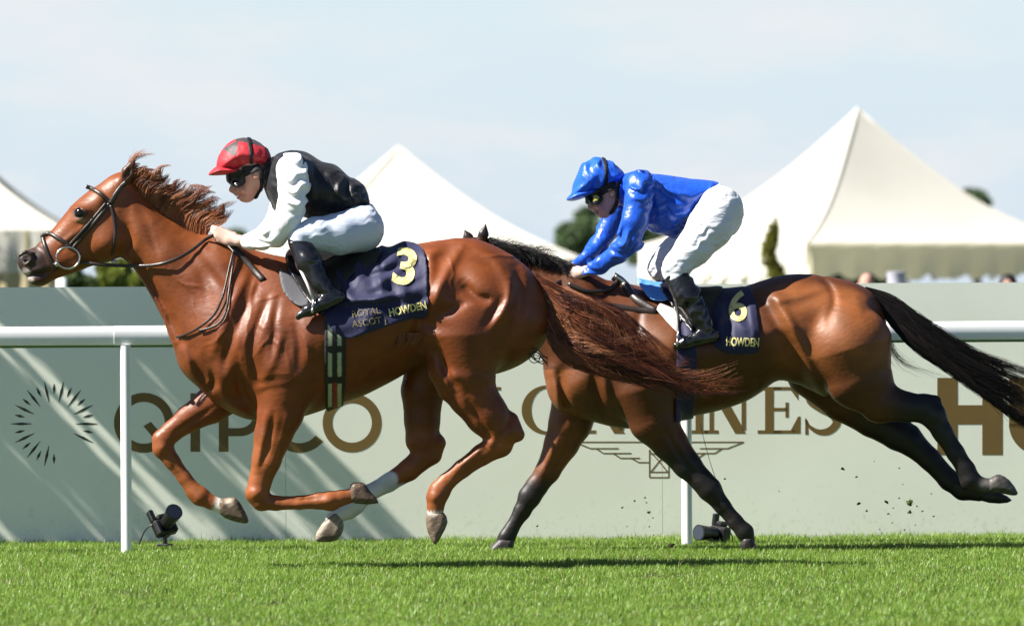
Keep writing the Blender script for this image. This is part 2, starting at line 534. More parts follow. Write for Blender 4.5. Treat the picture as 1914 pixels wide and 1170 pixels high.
def text_mesh(body, size=1.0, bold=0.0, spacing=1.0, fine=False):
    """letters as 2-D vertices and faces, from Blender's own built-in font"""
    cu = bpy.data.curves.new('lettering', 'FONT'); cu.body = body; cu.size = size
    cu.offset = bold; cu.space_character = spacing; cu.resolution_u = 6
    cu.align_x = 'CENTER'; cu.align_y = 'CENTER'
    ob = bpy.data.objects.new('lettering', cu); COL.objects.link(ob)
    bpy.context.view_layer.update()
    me = bpy.data.meshes.new_from_object(ob.evaluated_get(bpy.context.evaluated_depsgraph_get()))
    if fine:
        bm = bmesh.new(); bm.from_mesh(me)
        bmesh.ops.triangulate(bm, faces=bm.faces[:])
        for _ in range(4):
            long = [e for e in bm.edges if e.calc_length() > .09 * size]
            if not long: break
            bmesh.ops.subdivide_edges(bm, edges=long, cuts=1); bmesh.ops.triangulate(bm, faces=bm.faces[:])
        bm.to_mesh(me); bm.free()
    V = np.array([v.co[:2] for v in me.vertices]); F = [list(p.vertices) for p in me.polygons]
    bpy.data.objects.remove(ob); bpy.data.curves.remove(cu); bpy.data.meshes.remove(me)
    return V, F
# ------------------------------------------------------------------ ground
M_soil = mat('turf soil', (.062, .085, .034), .95, .2, var=.35, var_scale=3., bump=.5, bump_scale=40.)
gx = np.array([-400, -60, -12, -6, 0, 6, 12, 60, 400.]); gy = np.array([-60, 0, 20, 24, 28, 32, 36, 45, 70, 140, 400, 1200.])
GV = np.array([[x, y, 0.] for y in gy for x in gx]); nx_ = len(gx)
GF = [[j * nx_ + i, j * nx_ + i + 1, (j + 1) * nx_ + i + 1, (j + 1) * nx_ + i] for j in range(len(gy) - 1) for i in range(nx_ - 1)]
g_o = build('ground', GV, GF, M_soil, origin=(0, 0, 0)); tag(g_o, kind='structure', label='green turf of the racecourse running to the horizon', cat='ground')

def rail_y(x): return 32.5 + .17 * x
def board_y(x): return 33.66 + .09 * x

# ------------------------------------------------------------------ grass blades: one object
def grass_blades():
    rng = np.random.default_rng(5)
    n = 640000
    Y = 24.2 + (34.0 - 24.2) * rng.random(n)
    X = -3.9 + 8.2 * rng.random(n)
    keep = (Y < board_y(X) - .02)
    X, Y = X[keep], Y[keep]
    # clumps: density and height vary
    cl = np.sin(X * 5.1 + 1.3 * np.sin(Y * 4.3)) * np.sin(Y * 3.7 + 1.1 * np.sin(X * 6.1)) + .6 * np.sin(X * 17 + Y * 13) * np.sin(Y * 19 - X * 7)
    keep = rng.random(len(X)) < np.clip(.8 + .25 * cl, .3, 1)
    X, Y, cl = X[keep], Y[keep], cl[keep]
    n = len(X)
    h = (.019 + .016 * rng.random(n)) * (1 + .16 * cl) + (rng.random(n) < .02) * .02
    near_board = np.exp(-((board_y(X) - Y) / .12) ** 2) + .5 * np.exp(-((rail_y(X) - Y) / .1) ** 2)
    h = h * (1 + .55 * near_board * rng.random(n))
    az = rng.random(n) * 2 * np.pi; lean = .2 + 1.0 * rng.random(n) ** 1.3
    wd = .0010 + .0010 * rng.random(n)
    dx, dy = np.cos(az), np.sin(az)
    DIVOTS = [(rng.uniform(-3, 3.2), rng.uniform(25.5, 32.2), rng.uniform(.05, .15)) for _ in range(16)]
    for (dx_, dy_, r_) in DIVOTS:
        h = np.where(((X - dx_) / r_) ** 2 + ((Y - dy_) / (r_ * 1.3)) ** 2 < 1.2, h * .5, h)
    # ribbon faces sideways to its lean
    sx, sy = -dy, dx
    P = []
    for t, wf in ((0, 1.), (.55, .8), (1., 0.)):
        off = lean * h * t * t
        z = h * (t - .25 * lean * t * t)
        cx, cy = X + dx * off, Y + dy * off
        if wf > 0:
            P += [np.stack([cx - sx * wd * wf, cy - sy * wd * wf, z], 1), np.stack([cx + sx * wd * wf, cy + sy * wd * wf, z], 1)]
        else:
            P += [np.stack([cx, cy, z], 1)]
    V = np.stack(P, 1).reshape(-1, 3)
    b = np.arange(n)[:, None] * 5
    F = np.vstack([b + np.array([[0, 1, 3]]), b + np.array([[0, 3, 2]]), b + np.array([[2, 3, 4]])])
    tone = rng.random(n)
    patch = np.clip(.5 + .28 * cl, 0, 1)
    c = np.array([.150, .275, .030])[None] * (1 - patch[:, None]) + np.array([.245, .385, .060])[None] * patch[:, None]
    c = c * (.62 + .5 * tone[:, None])
    # scuffs and divots: blades torn short, dry or muddy
    for (dx_, dy_, r_) in DIVOTS:
        q = ((X - dx_) / r_) ** 2 + ((Y - dy_) / (r_ * 1.3)) ** 2 + .5 * np.sin(X * 37 + Y * 23)
        hit = (q < 1) & (rng.random(n) < .5)
        c[hit] = np.array([.075, .058, .030]) * (.6 + .8 * rng.random((hit.sum(), 1)))
    dry = rng.random(n) < .05 + .05 * (cl < -.4)
    c[dry] = np.array([.30, .27, .11])
    col = np.repeat(c, 5, 0)
    m = mat('grass', attr='Col', rough=.42, spec=.4, trans=.4)
    o = build('grass', V, F, m, origin=(0, 29, 0), smooth=False, col=col)
    tag(o, 'short bright green grass of the racecourse', 'grass', kind='stuff')
grass_blades()

# ------------------------------------------------------------------ advertising hoarding with lettering
M_board = mat('sage board', (.80, .825, .715), .48, .4, var=.05, var_scale=1.2, bump=.06, bump_scale=9.)
def grime(m):
    n, l = m.node_tree.nodes, m.node_tree.links; b = n['Principled BSDF']
    lk = b.inputs['Base Color'].links[0].from_socket
    tc = n.new('ShaderNodeTexCoord'); sp_ = n.new('ShaderNodeSeparateXYZ'); l.new(tc.outputs['Object'], sp_.inputs[0])
    nz = n.new('ShaderNodeTexNoise'); nz.inputs['Scale'].default_value = 40.; nz.inputs['Detail'].default_value = 9.; l.new(tc.outputs['Object'], nz.inputs['Vector'])
    hgt = n.new('ShaderNodeMapRange'); hgt.inputs['From Min'].default_value = .0; hgt.inputs['From Max'].default_value = .35; hgt.inputs['To Min'].default_value = .12; hgt.inputs['To Max'].default_value = -.06
    l.new(sp_.outputs['Z'], hgt.inputs['Value'])
    ad = n.new('ShaderNodeMath'); l.new(nz.outputs[0], ad.inputs[0]); l.new(hgt.outputs[0], ad.inputs[1])
    mr = n.new('ShaderNodeMapRange'); mr.inputs['From Min'].default_value = .62; mr.inputs['From Max'].default_value = .78; mr.inputs['To Max'].default_value = .16
    l.new(ad.outputs[0], mr.inputs['Value'])
    mx = n.new('ShaderNodeMix'); mx.data_type = 'RGBA'; mx.inputs[7].default_value = (.30, .29, .17, 1)
    l.new(mr.outputs[0], mx.inputs[0]); l.new(lk, mx.inputs[6]); l.new(mx.outputs[2], b.inputs['Base Color'])
grime(M_board)
M_gold = mat('bronze lettering', (.155, .098, .028), .5, .4, var=.08, var_scale=5.)
M_dark = mat('dark olive lines', (.035, .035, .022), .5, .4)
B0, B1 = -4.6, 4.9
BH = 1.262
hoard = empty('advertising_hoarding', (0, float(board_y(0)), 0), 'long pale sage green sponsor hoarding with bronze lettering standing behind the white rail', 'hoarding')
edges = [B0, float(at(534, 900, board_y(-1.1))[0]), float(at(1238, 900, board_y(.7))[0]), B1]
for i in range(3):
    mb = MB(); a, b = edges[i] + .0008, edges[i + 1] - .0008
    nseg = 2
    P = []
    for x in (a, b):
        y = board_y(x)
        P.append([(x, y, 0.0), (x, y, BH), (x, y + .05, BH), (x, y + .05, 0)])
    V = [q for p in P for q in p]
    mb.add(V, [[0, 4, 5, 1], [1, 5, 6, 2], [2, 6, 7, 3], [0, 1, 2, 3], [4, 7, 6, 5]])
    mb.make('panel', M_board, hoard, smooth=False)
for i in range(9):
    x = B0 + .4 + i * 1.09
    MB().box((x, board_y(x) + .1, .58), (.05, .09, 1.16), bev=.005).make('brace', M_board, hoard, smooth=False)

def on_board(P2, off=.004):
    """photo pixels -> points on the face of the hoarding"""
    P2 = np.asarray(P2, float)
    Y = np.full(len(P2), 33.66)
    for _ in range(6):
        w = at(P2[:, 0], P2[:, 1], Y); Y = board_y(w[:, 0]) - off
    return at(P2[:, 0], P2[:, 1], Y)
def board_mark(name, polys, m, thick=.0003, label=None):
    mb = MB()
    for poly in polys:
        poly = np.asarray(poly, float)
        a = on_board(poly, .0005 + thick); b = on_board(poly, .0005); n = len(poly)
        ar = np.sum(poly[:, 0] * np.roll(poly[:, 1], -1) - np.roll(poly[:, 0], -1) * poly[:, 1])
        if ar > 0: a, b = a[::-1], b[::-1]
        mb.add(np.vstack([a, b]), [list(range(n))] + [[k, k + n, (k + 1) % n + n, (k + 1) % n] for k in range(n)])
    return tag(mb.make(name, m, hoard, smooth=False), label)
def ring_mark(name, cx, cy, ro, ri, m, a0=0, a1=360, sx=1., extra=()):
    """flat annulus (or arc) as quads"""
    n = 72 if a1 - a0 > 300 else 48
    ang = np.radians(np.linspace(a0, a1, n + 1))
    polys = []
    for i in range(n):
        c0, c1 = ang[i], ang[i + 1]
        polys.append([(cx + sx * ro * math.cos(c0), cy + ro * math.sin(c0)), (cx + sx * ro * math.cos(c1), cy + ro * math.sin(c1)),
                      (cx + sx * ri * math.cos(c1) if np.isscalar(ri) else 0, cy + ri * math.sin(c1)), (cx + sx * ri * math.cos(c0), cy + ri * math.sin(c0))])
    return polys
def rect(x0, y0, x1, y1): return [(x0, y0), (x1, y0), (x1, y1), (x0, y1)]
def fat(path, w):
    """strip along a path with widths w"""
    P = np.asarray(path, float); w = np.broadcast_to(np.asarray(w, float), (len(P),))
    T = np.gradient(P, axis=0); T /= np.linalg.norm(T, axis=1, keepdims=True) + 1e-9
    N = np.stack([-T[:, 1], T[:, 0]], 1) * w[:, None] / 2
    return [[P[i] + N[i], P[i + 1] + N[i + 1], P[i + 1] - N[i + 1], P[i] - N[i]] for i in range(len(P) - 1)]

# sunburst emblem
rays = []
cx, cy = 101, 792
for i in range(28):
    a = 360 / 28 * i
    if 32 < a < 78 : continue
    ca, sa = math.cos(math.radians(a)), math.sin(math.radians(a))
    r0, r1 = (41, 81) if i % 2 == 0 else (56, 75)
    tx, ty = -sa, ca
    hw = 2.6
    rays.append([(cx + ca * r0 + tx * .4, cy + sa * r0 + ty * .4), (cx + ca * (r0 + r1) / 2 + tx * hw, cy + sa * (r0 + r1) / 2 + ty * hw), (cx + ca * r1 + tx * .4, cy + sa * r1 + ty * .4),
                 (cx + ca * r1 - tx * .4, cy + sa * r1 - ty * .4), (cx + ca * (r0 + r1) / 2 - tx * hw, cy + sa * (r0 + r1) / 2 - ty * hw), (cx + ca * r0 - tx * .4, cy + sa * r0 - ty * .4)])
board_mark('emblem', rays, M_dark, label='dark sunburst emblem of thin radiating strokes')
# QIPCO
board_mark('letter', ring_mark('q', 269, 790, 56, 39, M_gold) + [[(268, 796), (282, 788), (324, 836), (310, 846)]], M_gold)
board_mark('letter', [rect(356, 735, 374, 844)], M_gold)
board_mark('letter', [rect(409, 735, 427, 844), rect(427, 735, 450, 751), rect(427, 800, 450, 815)] + ring_mark('p', 449, 775, 40, 24.5, M_gold, -90, 90), M_gold)
board_mark('letter', ring_mark('c', 560, 790, 56, 38, M_gold, 38, 322), M_gold)
board_mark('letter', ring_mark('o', 658, 790, 55, 37, M_gold), M_gold)
# LONGINES: tall serif capitals
def serif_rects(x0, x1, yt, yb, sw, sh):
    """vertical stem between x0 and x1 with slab serifs at both ends"""
    return [rect(x0, yt + sh, x1, yb - sh), rect(x0 - sw, yt, x1 + sw, yt + sh), rect(x0 - sw, yb - sh, x1 + sw, yb)]
yt, yb = 723, 810
def Lx(x): return x
board_mark('letter', serif_rects(906, 922, yt, yb, 14, 6) + [rect(936, 804, 966, 810), [(966, 810), (966, 778), (960, 778), (950, 804)]], M_gold)
def oval(cx, cy, rx, ry, rxi, ryi, a0=0, a1=360):
    ang = np.radians(np.linspace(a0, a1, 65)); P = []
    for i in range(64):
        P.append([(cx + rx * math.cos(ang[i]), cy + ry * math.sin(ang[i])), (cx + rx * math.cos(ang[i + 1]), cy + ry * math.sin(ang[i + 1])),
                  (cx + rxi * math.cos(ang[i + 1]), cy + ryi * math.sin(ang[i + 1])), (cx + rxi * math.cos(ang[i]), cy + ryi * math.sin(ang[i]))])
    return P
board_mark('letter', oval(1023, 766, 48, 46, 30, 40), M_gold)
board_mark('letter', serif_rects(1096, 1104, yt, yb, 10, 6) + [[(1092, 723), (1112, 723), (1168, 810), (1148, 810)]] + serif_rects(1158, 1166, yt, yb, 10, 6)[:2], M_gold)
board_mark('letter', oval(1226, 766, 46, 46, 29, 40, 25, 320) + [rect(1248, 776, 1264, 806), rect(1236, 770, 1276, 776)], M_gold)
board_mark('letter', serif_rects(1300, 1314, yt, yb, 10, 6), M_gold)
board_mark('letter', serif_rects(1326, 1334, yt, yb, 9, 6) + [[(1324, 723), (1346, 723), (1394, 810), (1374, 810)]] + serif_rects(1386, 1394, yt, yb, 9, 6)[:2], M_gold)
board_mark('letter', serif_rects(1430, 1446, yt, yb, 14, 6) + [rect(1446, yt, 1484, yt + 6), [(1484, 723), (1492, 723), (1492, 748), (1478, 729)], rect(1446, 762, 1472, 768), rect(1468, 752, 1474, 780),
            rect(1446, 804, 1486, 810), [(1478, 804), (1492, 778), (1496, 778), (1496, 810), (1486, 810)]], M_gold)
sp = spline([(1566, 744), (1556, 730), (1536, 726), (1516, 733), (1514, 749), (1534, 763), (1556, 774), (1564, 790), (1550, 805), (1530, 807), (1512, 796), (1506, 784)], 5)
ws = np.interp(np.linspace(0, 1, len(sp)), [0, .15, .35, .55, .75, .9, 1], [4, 6, 13, 17, 13, 6, 4])
board_mark('letter', fat(sp, ws) + [[(1562, 722), (1567, 722), (1568, 750), (1562, 740)], [(1505, 780), (1510, 788), (1511, 812), (1505, 812)]], M_gold)
# winged hourglass emblem
def line(a, b, w=2.2): return fat([a, b], w)[0]
lines = []
mid = 1232
for sg in (-1, 1):
    X = lambda x: mid + sg * x
    seq = [((0, 840), (20, 826)), ((20, 826), (158, 826)), ((158, 826), (128, 838)), ((128, 838), (76, 838)),
           ((118, 838), (104, 847)), ((104, 847), (52, 847)), ((86, 847), (72, 856)), ((72, 856), (36, 856)), ((52, 856), (38, 864)), ((38, 864), (18, 864)),
           ((18, 840), (18, 892)), ((18, 842), (0, 862)), ((0, 862), (16, 882))]
    lines += [line((X(a[0]), a[1]), (X(b[0]), b[1])) for a, b in seq]
lines += [line((1214, 892), (1250, 892)), line((1214, 882), (1250, 882)), line((1214, 848), (1250, 848), 1.8)]
board_mark('emblem', lines, M_gold, label='winged hourglass emblem drawn in thin bronze lines')
# great H and the start of the next letter
board_mark('letter', [rect(1752, 706, 1790, 850), rect(1790, 757, 1836, 793), rect(1836, 706, 1874, 850)], M_gold)
uo = spline([(1880, 706), (1880, 790), (1894, 838), (1950, 852), (2010, 836), (2020, 706)], 6); ui = spline([(1982, 706), (1980, 780), (1964, 812), (1950, 816), (1924, 806), (1918, 706)], 6)
board_mark('letter', [rect(1886, 706, 1924, 800)] + ring_mark('u', 1944, 792, 58, 22, M_gold, 0, 180) + [rect(1964, 706, 2002, 800)], M_gold)

# ------------------------------------------------------------------ white running rail
M_rail = mat('white rail plastic', (.80, .81, .82), .32, .5, var=.03, var_scale=3., bump=.03, bump_scale=20.)
M_rail_refl = mat('green grass reflection', (.10, .19, .055), .5, .4)  # grass reflection painted as a green strip below the rail
RH = 1.07
rail = empty('running_rail', (0, float(rail_y(0)), 0), 'white plastic running rail on white posts behind the galloping horses', 'rail')
R_TOP = [(-4.8, 5.0)]
def rail_len(x0, x1, name, m, prof, zoff=0.):
    n = len(prof); V = []
    for x in (x0, x1):
        y = rail_y(x)
        V += [(x, y + a, RH + b + zoff - .0058 * 0 * x) for a, b in prof]
    F = [[k, (k + 1) % n, n + (k + 1) % n, n + k] for k in range(n)] + [list(range(n))[::-1], [n + k for k in range(n)]]
    return build(name, V, F, m, rail, sharp=40)
pr = [(-.050, -.086), (-.056, -.078), (-.060, -.024), (-.052, -.010), (-.030, .002), (.03, .002), (.05, -.006), (.06, -.02), (.06, -.072), (.052, -.085)]
for a, b in zip(np.arange(-4.75, 4.9, 1.6), np.arange(-4.75, 4.9, 1.6) + 1.592):
    rail_len(a, b, 'rail_tube', M_rail, pr)
xs = float(at(215, 630, rail_y(-1.87))[0])
rail_len(xs, xs + .26, 'sleeve', M_rail, [(p[0] * 1.05, p[1] * 1.03 + .0015) for p in pr])
rail_len(-4.75, 4.9, 'reflection_strip', M_rail_refl, [(-.045, -.098), (-.05, -.0855), (.05, -.0855), (.045, -.098)])
xp = [float(at(237, 900, rail_y(-1.82))[0]), float(at(1283, 900, rail_y(.85))[0])]
dxp = xp[1] - xp[0]
for x in (xp[0] - dxp * .98, xp[0], xp[1], xp[1] + dxp * .95):
    y = rail_y(x) - .046
    MB().tube([(x, y, -.08), (x, y, .5), (x, y, RH - .09)], [.0255, .0255, .0255], 20).make('post', M_rail, rail, sharp=50)

# ------------------------------------------------------------------ remote cameras on the grass
M_blk = mat('black camera plastic', (.006, .006, .007), .38, .5, bump=.1, bump_scale=220.)
M_glass = mat('lens glass', (.01, .012, .02), .05, .8, coat=1.)
M_gry = mat('grey metal foot', (.10, .10, .11), .4, .5, metal=.6)
def remote_camera(px, py, Y, lens_dir, roll, label, scale=1., cable=None):
    c = at(px, py, Y); root = empty('remote_camera', (float(c[0]), Y, 0), label, 'camera', 'remote cameras at the foot of the hoarding')
    d = np.array(lens_dir, float); d /= np.linalg.norm(d)
    side = np.cross(d, [0, 0, 1.]); side /= np.linalg.norm(side); up = np.cross(side, d)
    q = math.radians(roll); side, up = side * math.cos(q) + up * math.sin(q), up * math.cos(q) - side * math.sin(q)
    Rm = np.stack([side, d, up], 1); k = scale
    P = lambda x, y, z: c + Rm @ np.array([x * k, y * k, z * k])
    mb = MB(); mb.box(c, (.135 * k, .062 * k, .098 * k), Rm, .012 * k)
    mb.box(P(0, -.004, .062), (.062 * k, .062 * k, .034 * k), Rm, .011 * k)
    mb.box(P(.052, .034, -.004), (.032 * k, .026 * k, .092 * k), Rm, .010 * k)
    mb.make('camera_body', M_blk, root, sharp=35)
    mb = MB(); mb.tube([P(0, .03, .004), P(0, .05, .004), P(0, .052, .004), P(0, .12, .004), P(0, .122, .004), P(0, .19, .004)],
                       [.034 * k, .034 * k, .039 * k, .039 * k, .043 * k, .049 * k], 24)
    ln = mb.make('lens', M_blk, root, sharp=35)
    MB().tube([P(0, .17, .004), P(0, .1915, .004)], [.04 * k, .042 * k], 24).make('front_glass', M_glass, ln, sharp=35)
    mb = MB(); mb.box(P(.05, 0, .083), (.034 * k, .04 * k, .075 * k), Rm, .007 * k); mb.make('radio_trigger', M_blk, root, sharp=35)
    MB().box((c[0], c[1], .022), (.09 * k, .085 * k, .012), bev=.004).make('ground_plate', M_gry, root, sharp=35)
    MB().tube([(c[0], c[1], .02), (c[0], c[1], .055), P(0, 0, -.045)], [.013 * k, .012 * k, .017 * k], 12).make('stand', M_gry, root)
    if cable:
        pts = spline([P(-.05, 0, .03)] + [at(a, b, Y - .02 + .01 * i) for i, (a, b) in enumerate(cable)], 6)
        MB().tube(pts, .0035, 6).make('lead', M_blk, root)
    return root
remote_camera(308, 985, 32.75, (.30, -.72, .42), -14, 'black remote camera with its lens tilted up, beside the left rail post', .84, [(290, 978), (272, 990), (262, 1012), (257, 1028)])
remote_camera(1346, 998, 33.0, (-.62, -.62, .05), 6, 'black remote camera low on the grass behind the bay horse\'s front hoof', .8, [(1362, 990), (1369, 1004), (1366, 1018)])

# ------------------------------------------------------------------ marquees
M_tent = mat('white canvas', (.72, .70, .63), .75, .2, var=.04, var_scale=.7, trans=.35)
M_tcream = mat('cream canvas', (.93, .86, .64), .8, .2, var=.06, var_scale=1.1, trans=.55)
M_pole = mat('white pole', (.78, .78, .76), .4, .4)
M_wall = mat('tan canvas wall', (.36, .31, .19), .8, .2, var=.12, var_scale=.8)
M_green = mat('dark green interior wall', (.03, .06, .035), .8, .2)
def marquee(peak_px, peak_py, Y, a, b, eave_py, label, sag=.16, valance=.36, wall=None, left_white=True, skirt=True, lettering=None):
    """square pyramid marquee; (a, b) is the corner vector pointing at the camera"""
    pk = at(peak_px, peak_py, Y); ze = float(at(peak_px, eave_py, Y)[2])
    cx, cy, zp = pk
    corners = [(-a, -b), (b, -a), (a, b), (-b, a)]        # front, right, back, left
    root = empty('marquee', (cx, cy, 0), label, 'marquee', 'white marquees behind the hoarding')
    H = zp - ze
    mb = MB(); N, Mn = 14, 12
    for q in range(4):
        c0, c1 = np.array(corners[q]), np.array(corners[(q + 1) % 4]); V = []
        for i in range(N + 1):
            t = i / N                                     # 0 eave .. 1 peak
            for j in range(Mn + 1):
                s_ = j / Mn
                e = c0 * (1 - s_) + c1 * s_
                r = 1 - t
                z = ze + H * (t - sag * math.sin(math.pi * t) * (1 - .25 * t) - .035 * math.sin(math.pi * s_) * (1 - t) * (t * 3 if t < .33 else 1))
                rr = max(r, .012)
                V.append((cx + e[0] * rr, cy + e[1] * rr, z))
        F = [[i * (Mn + 1) + j, i * (Mn + 1) + j + 1, (i + 1) * (Mn + 1) + j + 1, (i + 1) * (Mn + 1) + j] for i in range(N) for j in range(Mn)]
        mb.add(V, F)
    mb.make('roof', M_tent, root)
    for q in range(4):
        e = np.array(corners[q]); P = []
        for t in np.linspace(0, .985, 16):
            P.append((cx + e[0] * (1 - t), cy + e[1] * (1 - t), ze + H * (t - sag * math.sin(math.pi * t) * (1 - .25 * t)) + .005))
        MB().tube(P, .022, 6).make('ridge_seam', M_tent, root)
    MB().tube([(cx, cy, zp - .12), (cx, cy, zp + .03)], [.07, .035], 10).make('finial', M_tent, root)
    for q in range(4):
        c0, c1 = np.array(corners[q]) * 1.004, np.array(corners[(q + 1) % 4]) * 1.004
        mb = MB(); V = []; n = 60
        L = np.linalg.norm(c1 - c0)
        nrm = np.array([c1[1] - c0[1], -(c1[0] - c0[0])]) / L
        for j in range(n + 1):
            s_ = j / n; e = c0 * (1 - s_) + c1 * s_
            sc = abs(math.sin(s_ * math.pi * 9)) if skirt else 1
            for t in (0, .33, .66, 1):
                w_ = .05 * math.sin(s_ * 55 + q + 2 * t) * t + .03 * math.sin(s_ * 131) * t
                z = ze - valance * t * (1 if not skirt else (.78 + .22 * sc))
                V.append((cx + e[0] + nrm[0] * w_, cy + e[1] + nrm[1] * w_, z))
        mb.add(V, [[j * 4 + k, j * 4 + k + 1, j * 4 + k + 5, j * 4 + k + 4] for j in range(n) for k in range(3)])
        mb.make('valance', M_tcream if (q == 0 and skirt) else M_tent, root)
    for q in range(4):
        e = np.array(corners[q]) * .985
        MB().tube([(cx + e[0], cy + e[1], 0), (cx + e[0], cy + e[1], ze)], .06, 10).make('pole', M_pole, root)
    if wall:
        for q in wall:
            c0, c1 = np.array(corners[q]) * .99, np.array(corners[(q + 1) % 4]) * .99
            V = []; n = 80
            for j in range(n + 1):
                s_ = j / n; e = c0 * (1 - s_) + c1 * s_
                for z in (0, ze - .02):
                    V.append((cx + e[0], cy + e[1] + .05 * math.sin(s_ * 90), z))
            build('side_wall', V, [[j * 2, j * 2 + 1, j * 2 + 3, j * 2 + 2] for j in range(n)], (wall[q] if wall[q] not in (True, False) else M_wall) if wall[q] else M_tent, root)
    if lettering:
        V, F = text_mesh(lettering[0], lettering[1])
        c0, c1 = np.array(corners[0]), np.array(corners[1]); e = (c1 - c0) / np.linalg.norm(c1 - c0)
        base = c0 + (c1 - c0) * lettering[2]
        W3 = np.stack([cx + base[0] + e[0] * V[:, 0] + e[1] * .05, cy + base[1] + e[1] * V[:, 0] - e[0] * .05 - .04, ze - valance * .52 + V[:, 1]], 1)
        build('lettering', W3, F, mat('grey lettering', (.22, .23, .25), .6), root, smooth=False)
    return root
# right marquee: front corner, long shaded front face with cream valance
marquee(1603, 205, 127., 1.15, 4.05, 458, 'largest marquee, at right, its high white peak above the bay horse',   .17, .66, {3: False, 2: M_green})
# middle marquee behind the black and white jockey
marquee(745, 275, 135., 2.4, 3.6, 487, 'middle marquee with its white peak behind the jockey in black and white', .12, .5, {3: False, 0: False}, skirt=False)
# left marquee, mostly outside the frame
marquee(-150, 186, 118., 2.6, 2.62, 434, 'leftmost marquee, its roof edge cut off behind the chestnut horse\'s nose', .11, .72, {0: True, 1: True}, skirt=False, lettering=('PAVILIONS', .30, .72))
MB().tube([at(115, 560, 60.) * [1, 1, 0], at(115, 519, 60.)], .046, 12).make('white_pole', M_pole)
tag(bpy.data.objects['white_pole'], 'short white post standing behind the hoarding under the chestnut horse\'s chin', 'post')

# ------------------------------------------------------------------ trees and shrubs
M_bark = mat('bark', (.09, .07, .05), .9, .2, bump=.5, bump_scale=12.)
def leaf_mat(name, c): return mat(name, c, .55, .3, var=.5, var_scale=2.2, trans=.3)
def tree(name, x, y, z0, z1, rx, m, label, cat, seed=1, nleaf=6000, leaf=.16, trunk_r=.16, group=None, base=0., shape=None, lobes=9, flat=1.):
    rng = np.random.default_rng(seed)
    root = empty(name, (x, y, 0), label, cat, group)
    mb = MB(); zc = (z0 + z1) / 2; hz = (z1 - z0) / 2
    mb.tube([(x, y, base - .05), (x + .02 * rx, y, z0 * .6 + zc * .4), (x - .02 * rx, y, zc), (x, y, z1 - hz * .35)], [trunk_r, trunk_r * .8, trunk_r * .5, trunk_r * .15], 9)
    cs = []
    for i in range(lobes):
        w = rng.random() * 2 * math.pi; hh = rng.uniform(-.75, .8); rad = rng.uniform(.25, .75) * math.sqrt(max(.1, 1 - hh * hh))
        c = np.array([x + rx * rad * math.cos(w), y + flat * rx * rad * math.sin(w), zc + hz * hh]); cs.append((c, rng.uniform(.32, .55) * min(rx, hz)))
        mb.tube([(x, y, max(base, z0 * .7 + zc * .3 * rng.random())), (x + (c[0] - x) * .5, y + (c[1] - y) * .5, (zc + c[2]) / 2 - hz * .1), tuple(c)], [trunk_r * .45, trunk_r * .3, trunk_r * .08], 6)
    mb.make('trunk', M_bark, root)
    per = nleaf // len(cs); P = []
    for c, r in cs:
        d = rng.normal(size=(per, 3)); d /= np.linalg.norm(d, axis=1, keepdims=True)
        P.append(c + d * (r * rng.random((per, 1)) ** .45) * np.array([1, flat, .85]))
    P = np.vstack(P); n = len(P)
    u = rng.normal(size=(n, 3)); u /= np.linalg.norm(u, axis=1, keepdims=True)
    v = np.cross(u, rng.normal(size=(n, 3))); v /= np.linalg.norm(v, axis=1, keepdims=True)
    sz = leaf * (.6 + .8 * rng.random((n, 1)))
    V = np.stack([P - u * sz, P - v * sz * .5, P + u * sz, P + v * sz * .5], 1).reshape(-1, 3)
    F = np.arange(n * 4).reshape(n, 4)
    build('crown', V, F, m, root, smooth=False)
    return root
def px_tree(name, px, top, bot, wpx, Y, m, label, cat, **kw):
    s_ = FPX / Y; c = at(px, (top + bot) / 2, Y)
    z1 = float(at(px, top, Y)[2]); z0 = float(at(px, bot, Y)[2])
    return tree(name, float(c[0]), Y, z0, z1, wpx / 2 / s_, m, label, cat, **kw)
LG = leaf_mat('dark leaves', (.13, .19, .09)); LG2 = leaf_mat('mid leaves', (.055, .085, .025)); LY = leaf_mat('yellow green leaves', (.16, .19, .035))
px_tree('tree', 1084, 396, 480, 100, 230., LG, 'round dark green tree beyond the tents, behind the blue jockey\'s arms', 'tree', seed=3, leaf=.22, trunk_r=.25)
px_tree('tree', 1205, 425, 500, 70, 240., LG, 'dark green tree partly hidden between the blue jockey\'s arm and thigh', 'tree', seed=8, leaf=.22, trunk_r=.25)
px_tree('tree', 442, 428, 500, 66, 240., LG, 'small dark tree top seen between the chestnut horse\'s mane and white sleeve', 'tree', seed=5, leaf=.22, trunk_r=.25)
px_tree('tree', 1826, 352, 400, 62, 300., LG, 'tiny dark tree top above the right slope of the largest marquee', 'tree', seed=21, nleaf=1200, leaf=.28, trunk_r=.2, lobes=6)
for i, (px, tp, w_, m_, sd) in enumerate([(150, 502, 80, LG2, 31), (208, 492, 90, LY, 32), (268, 500, 80, LY, 33), (325, 488, 90, LG2, 34)]):
    px_tree('bush', px, tp, 575, w_, 75. + i, m_, ['dark green bush beside the white post behind the hoarding', 'yellow green bush below the chestnut horse\'s throat',
            'yellow green bush behind the chestnut horse\'s lower neck', 'dark green bush hidden behind the chestnut horse\'s neck'][i], 'bush', seed=sd, nleaf=5000, leaf=.05, trunk_r=.05, group='bushes behind the hoarding')
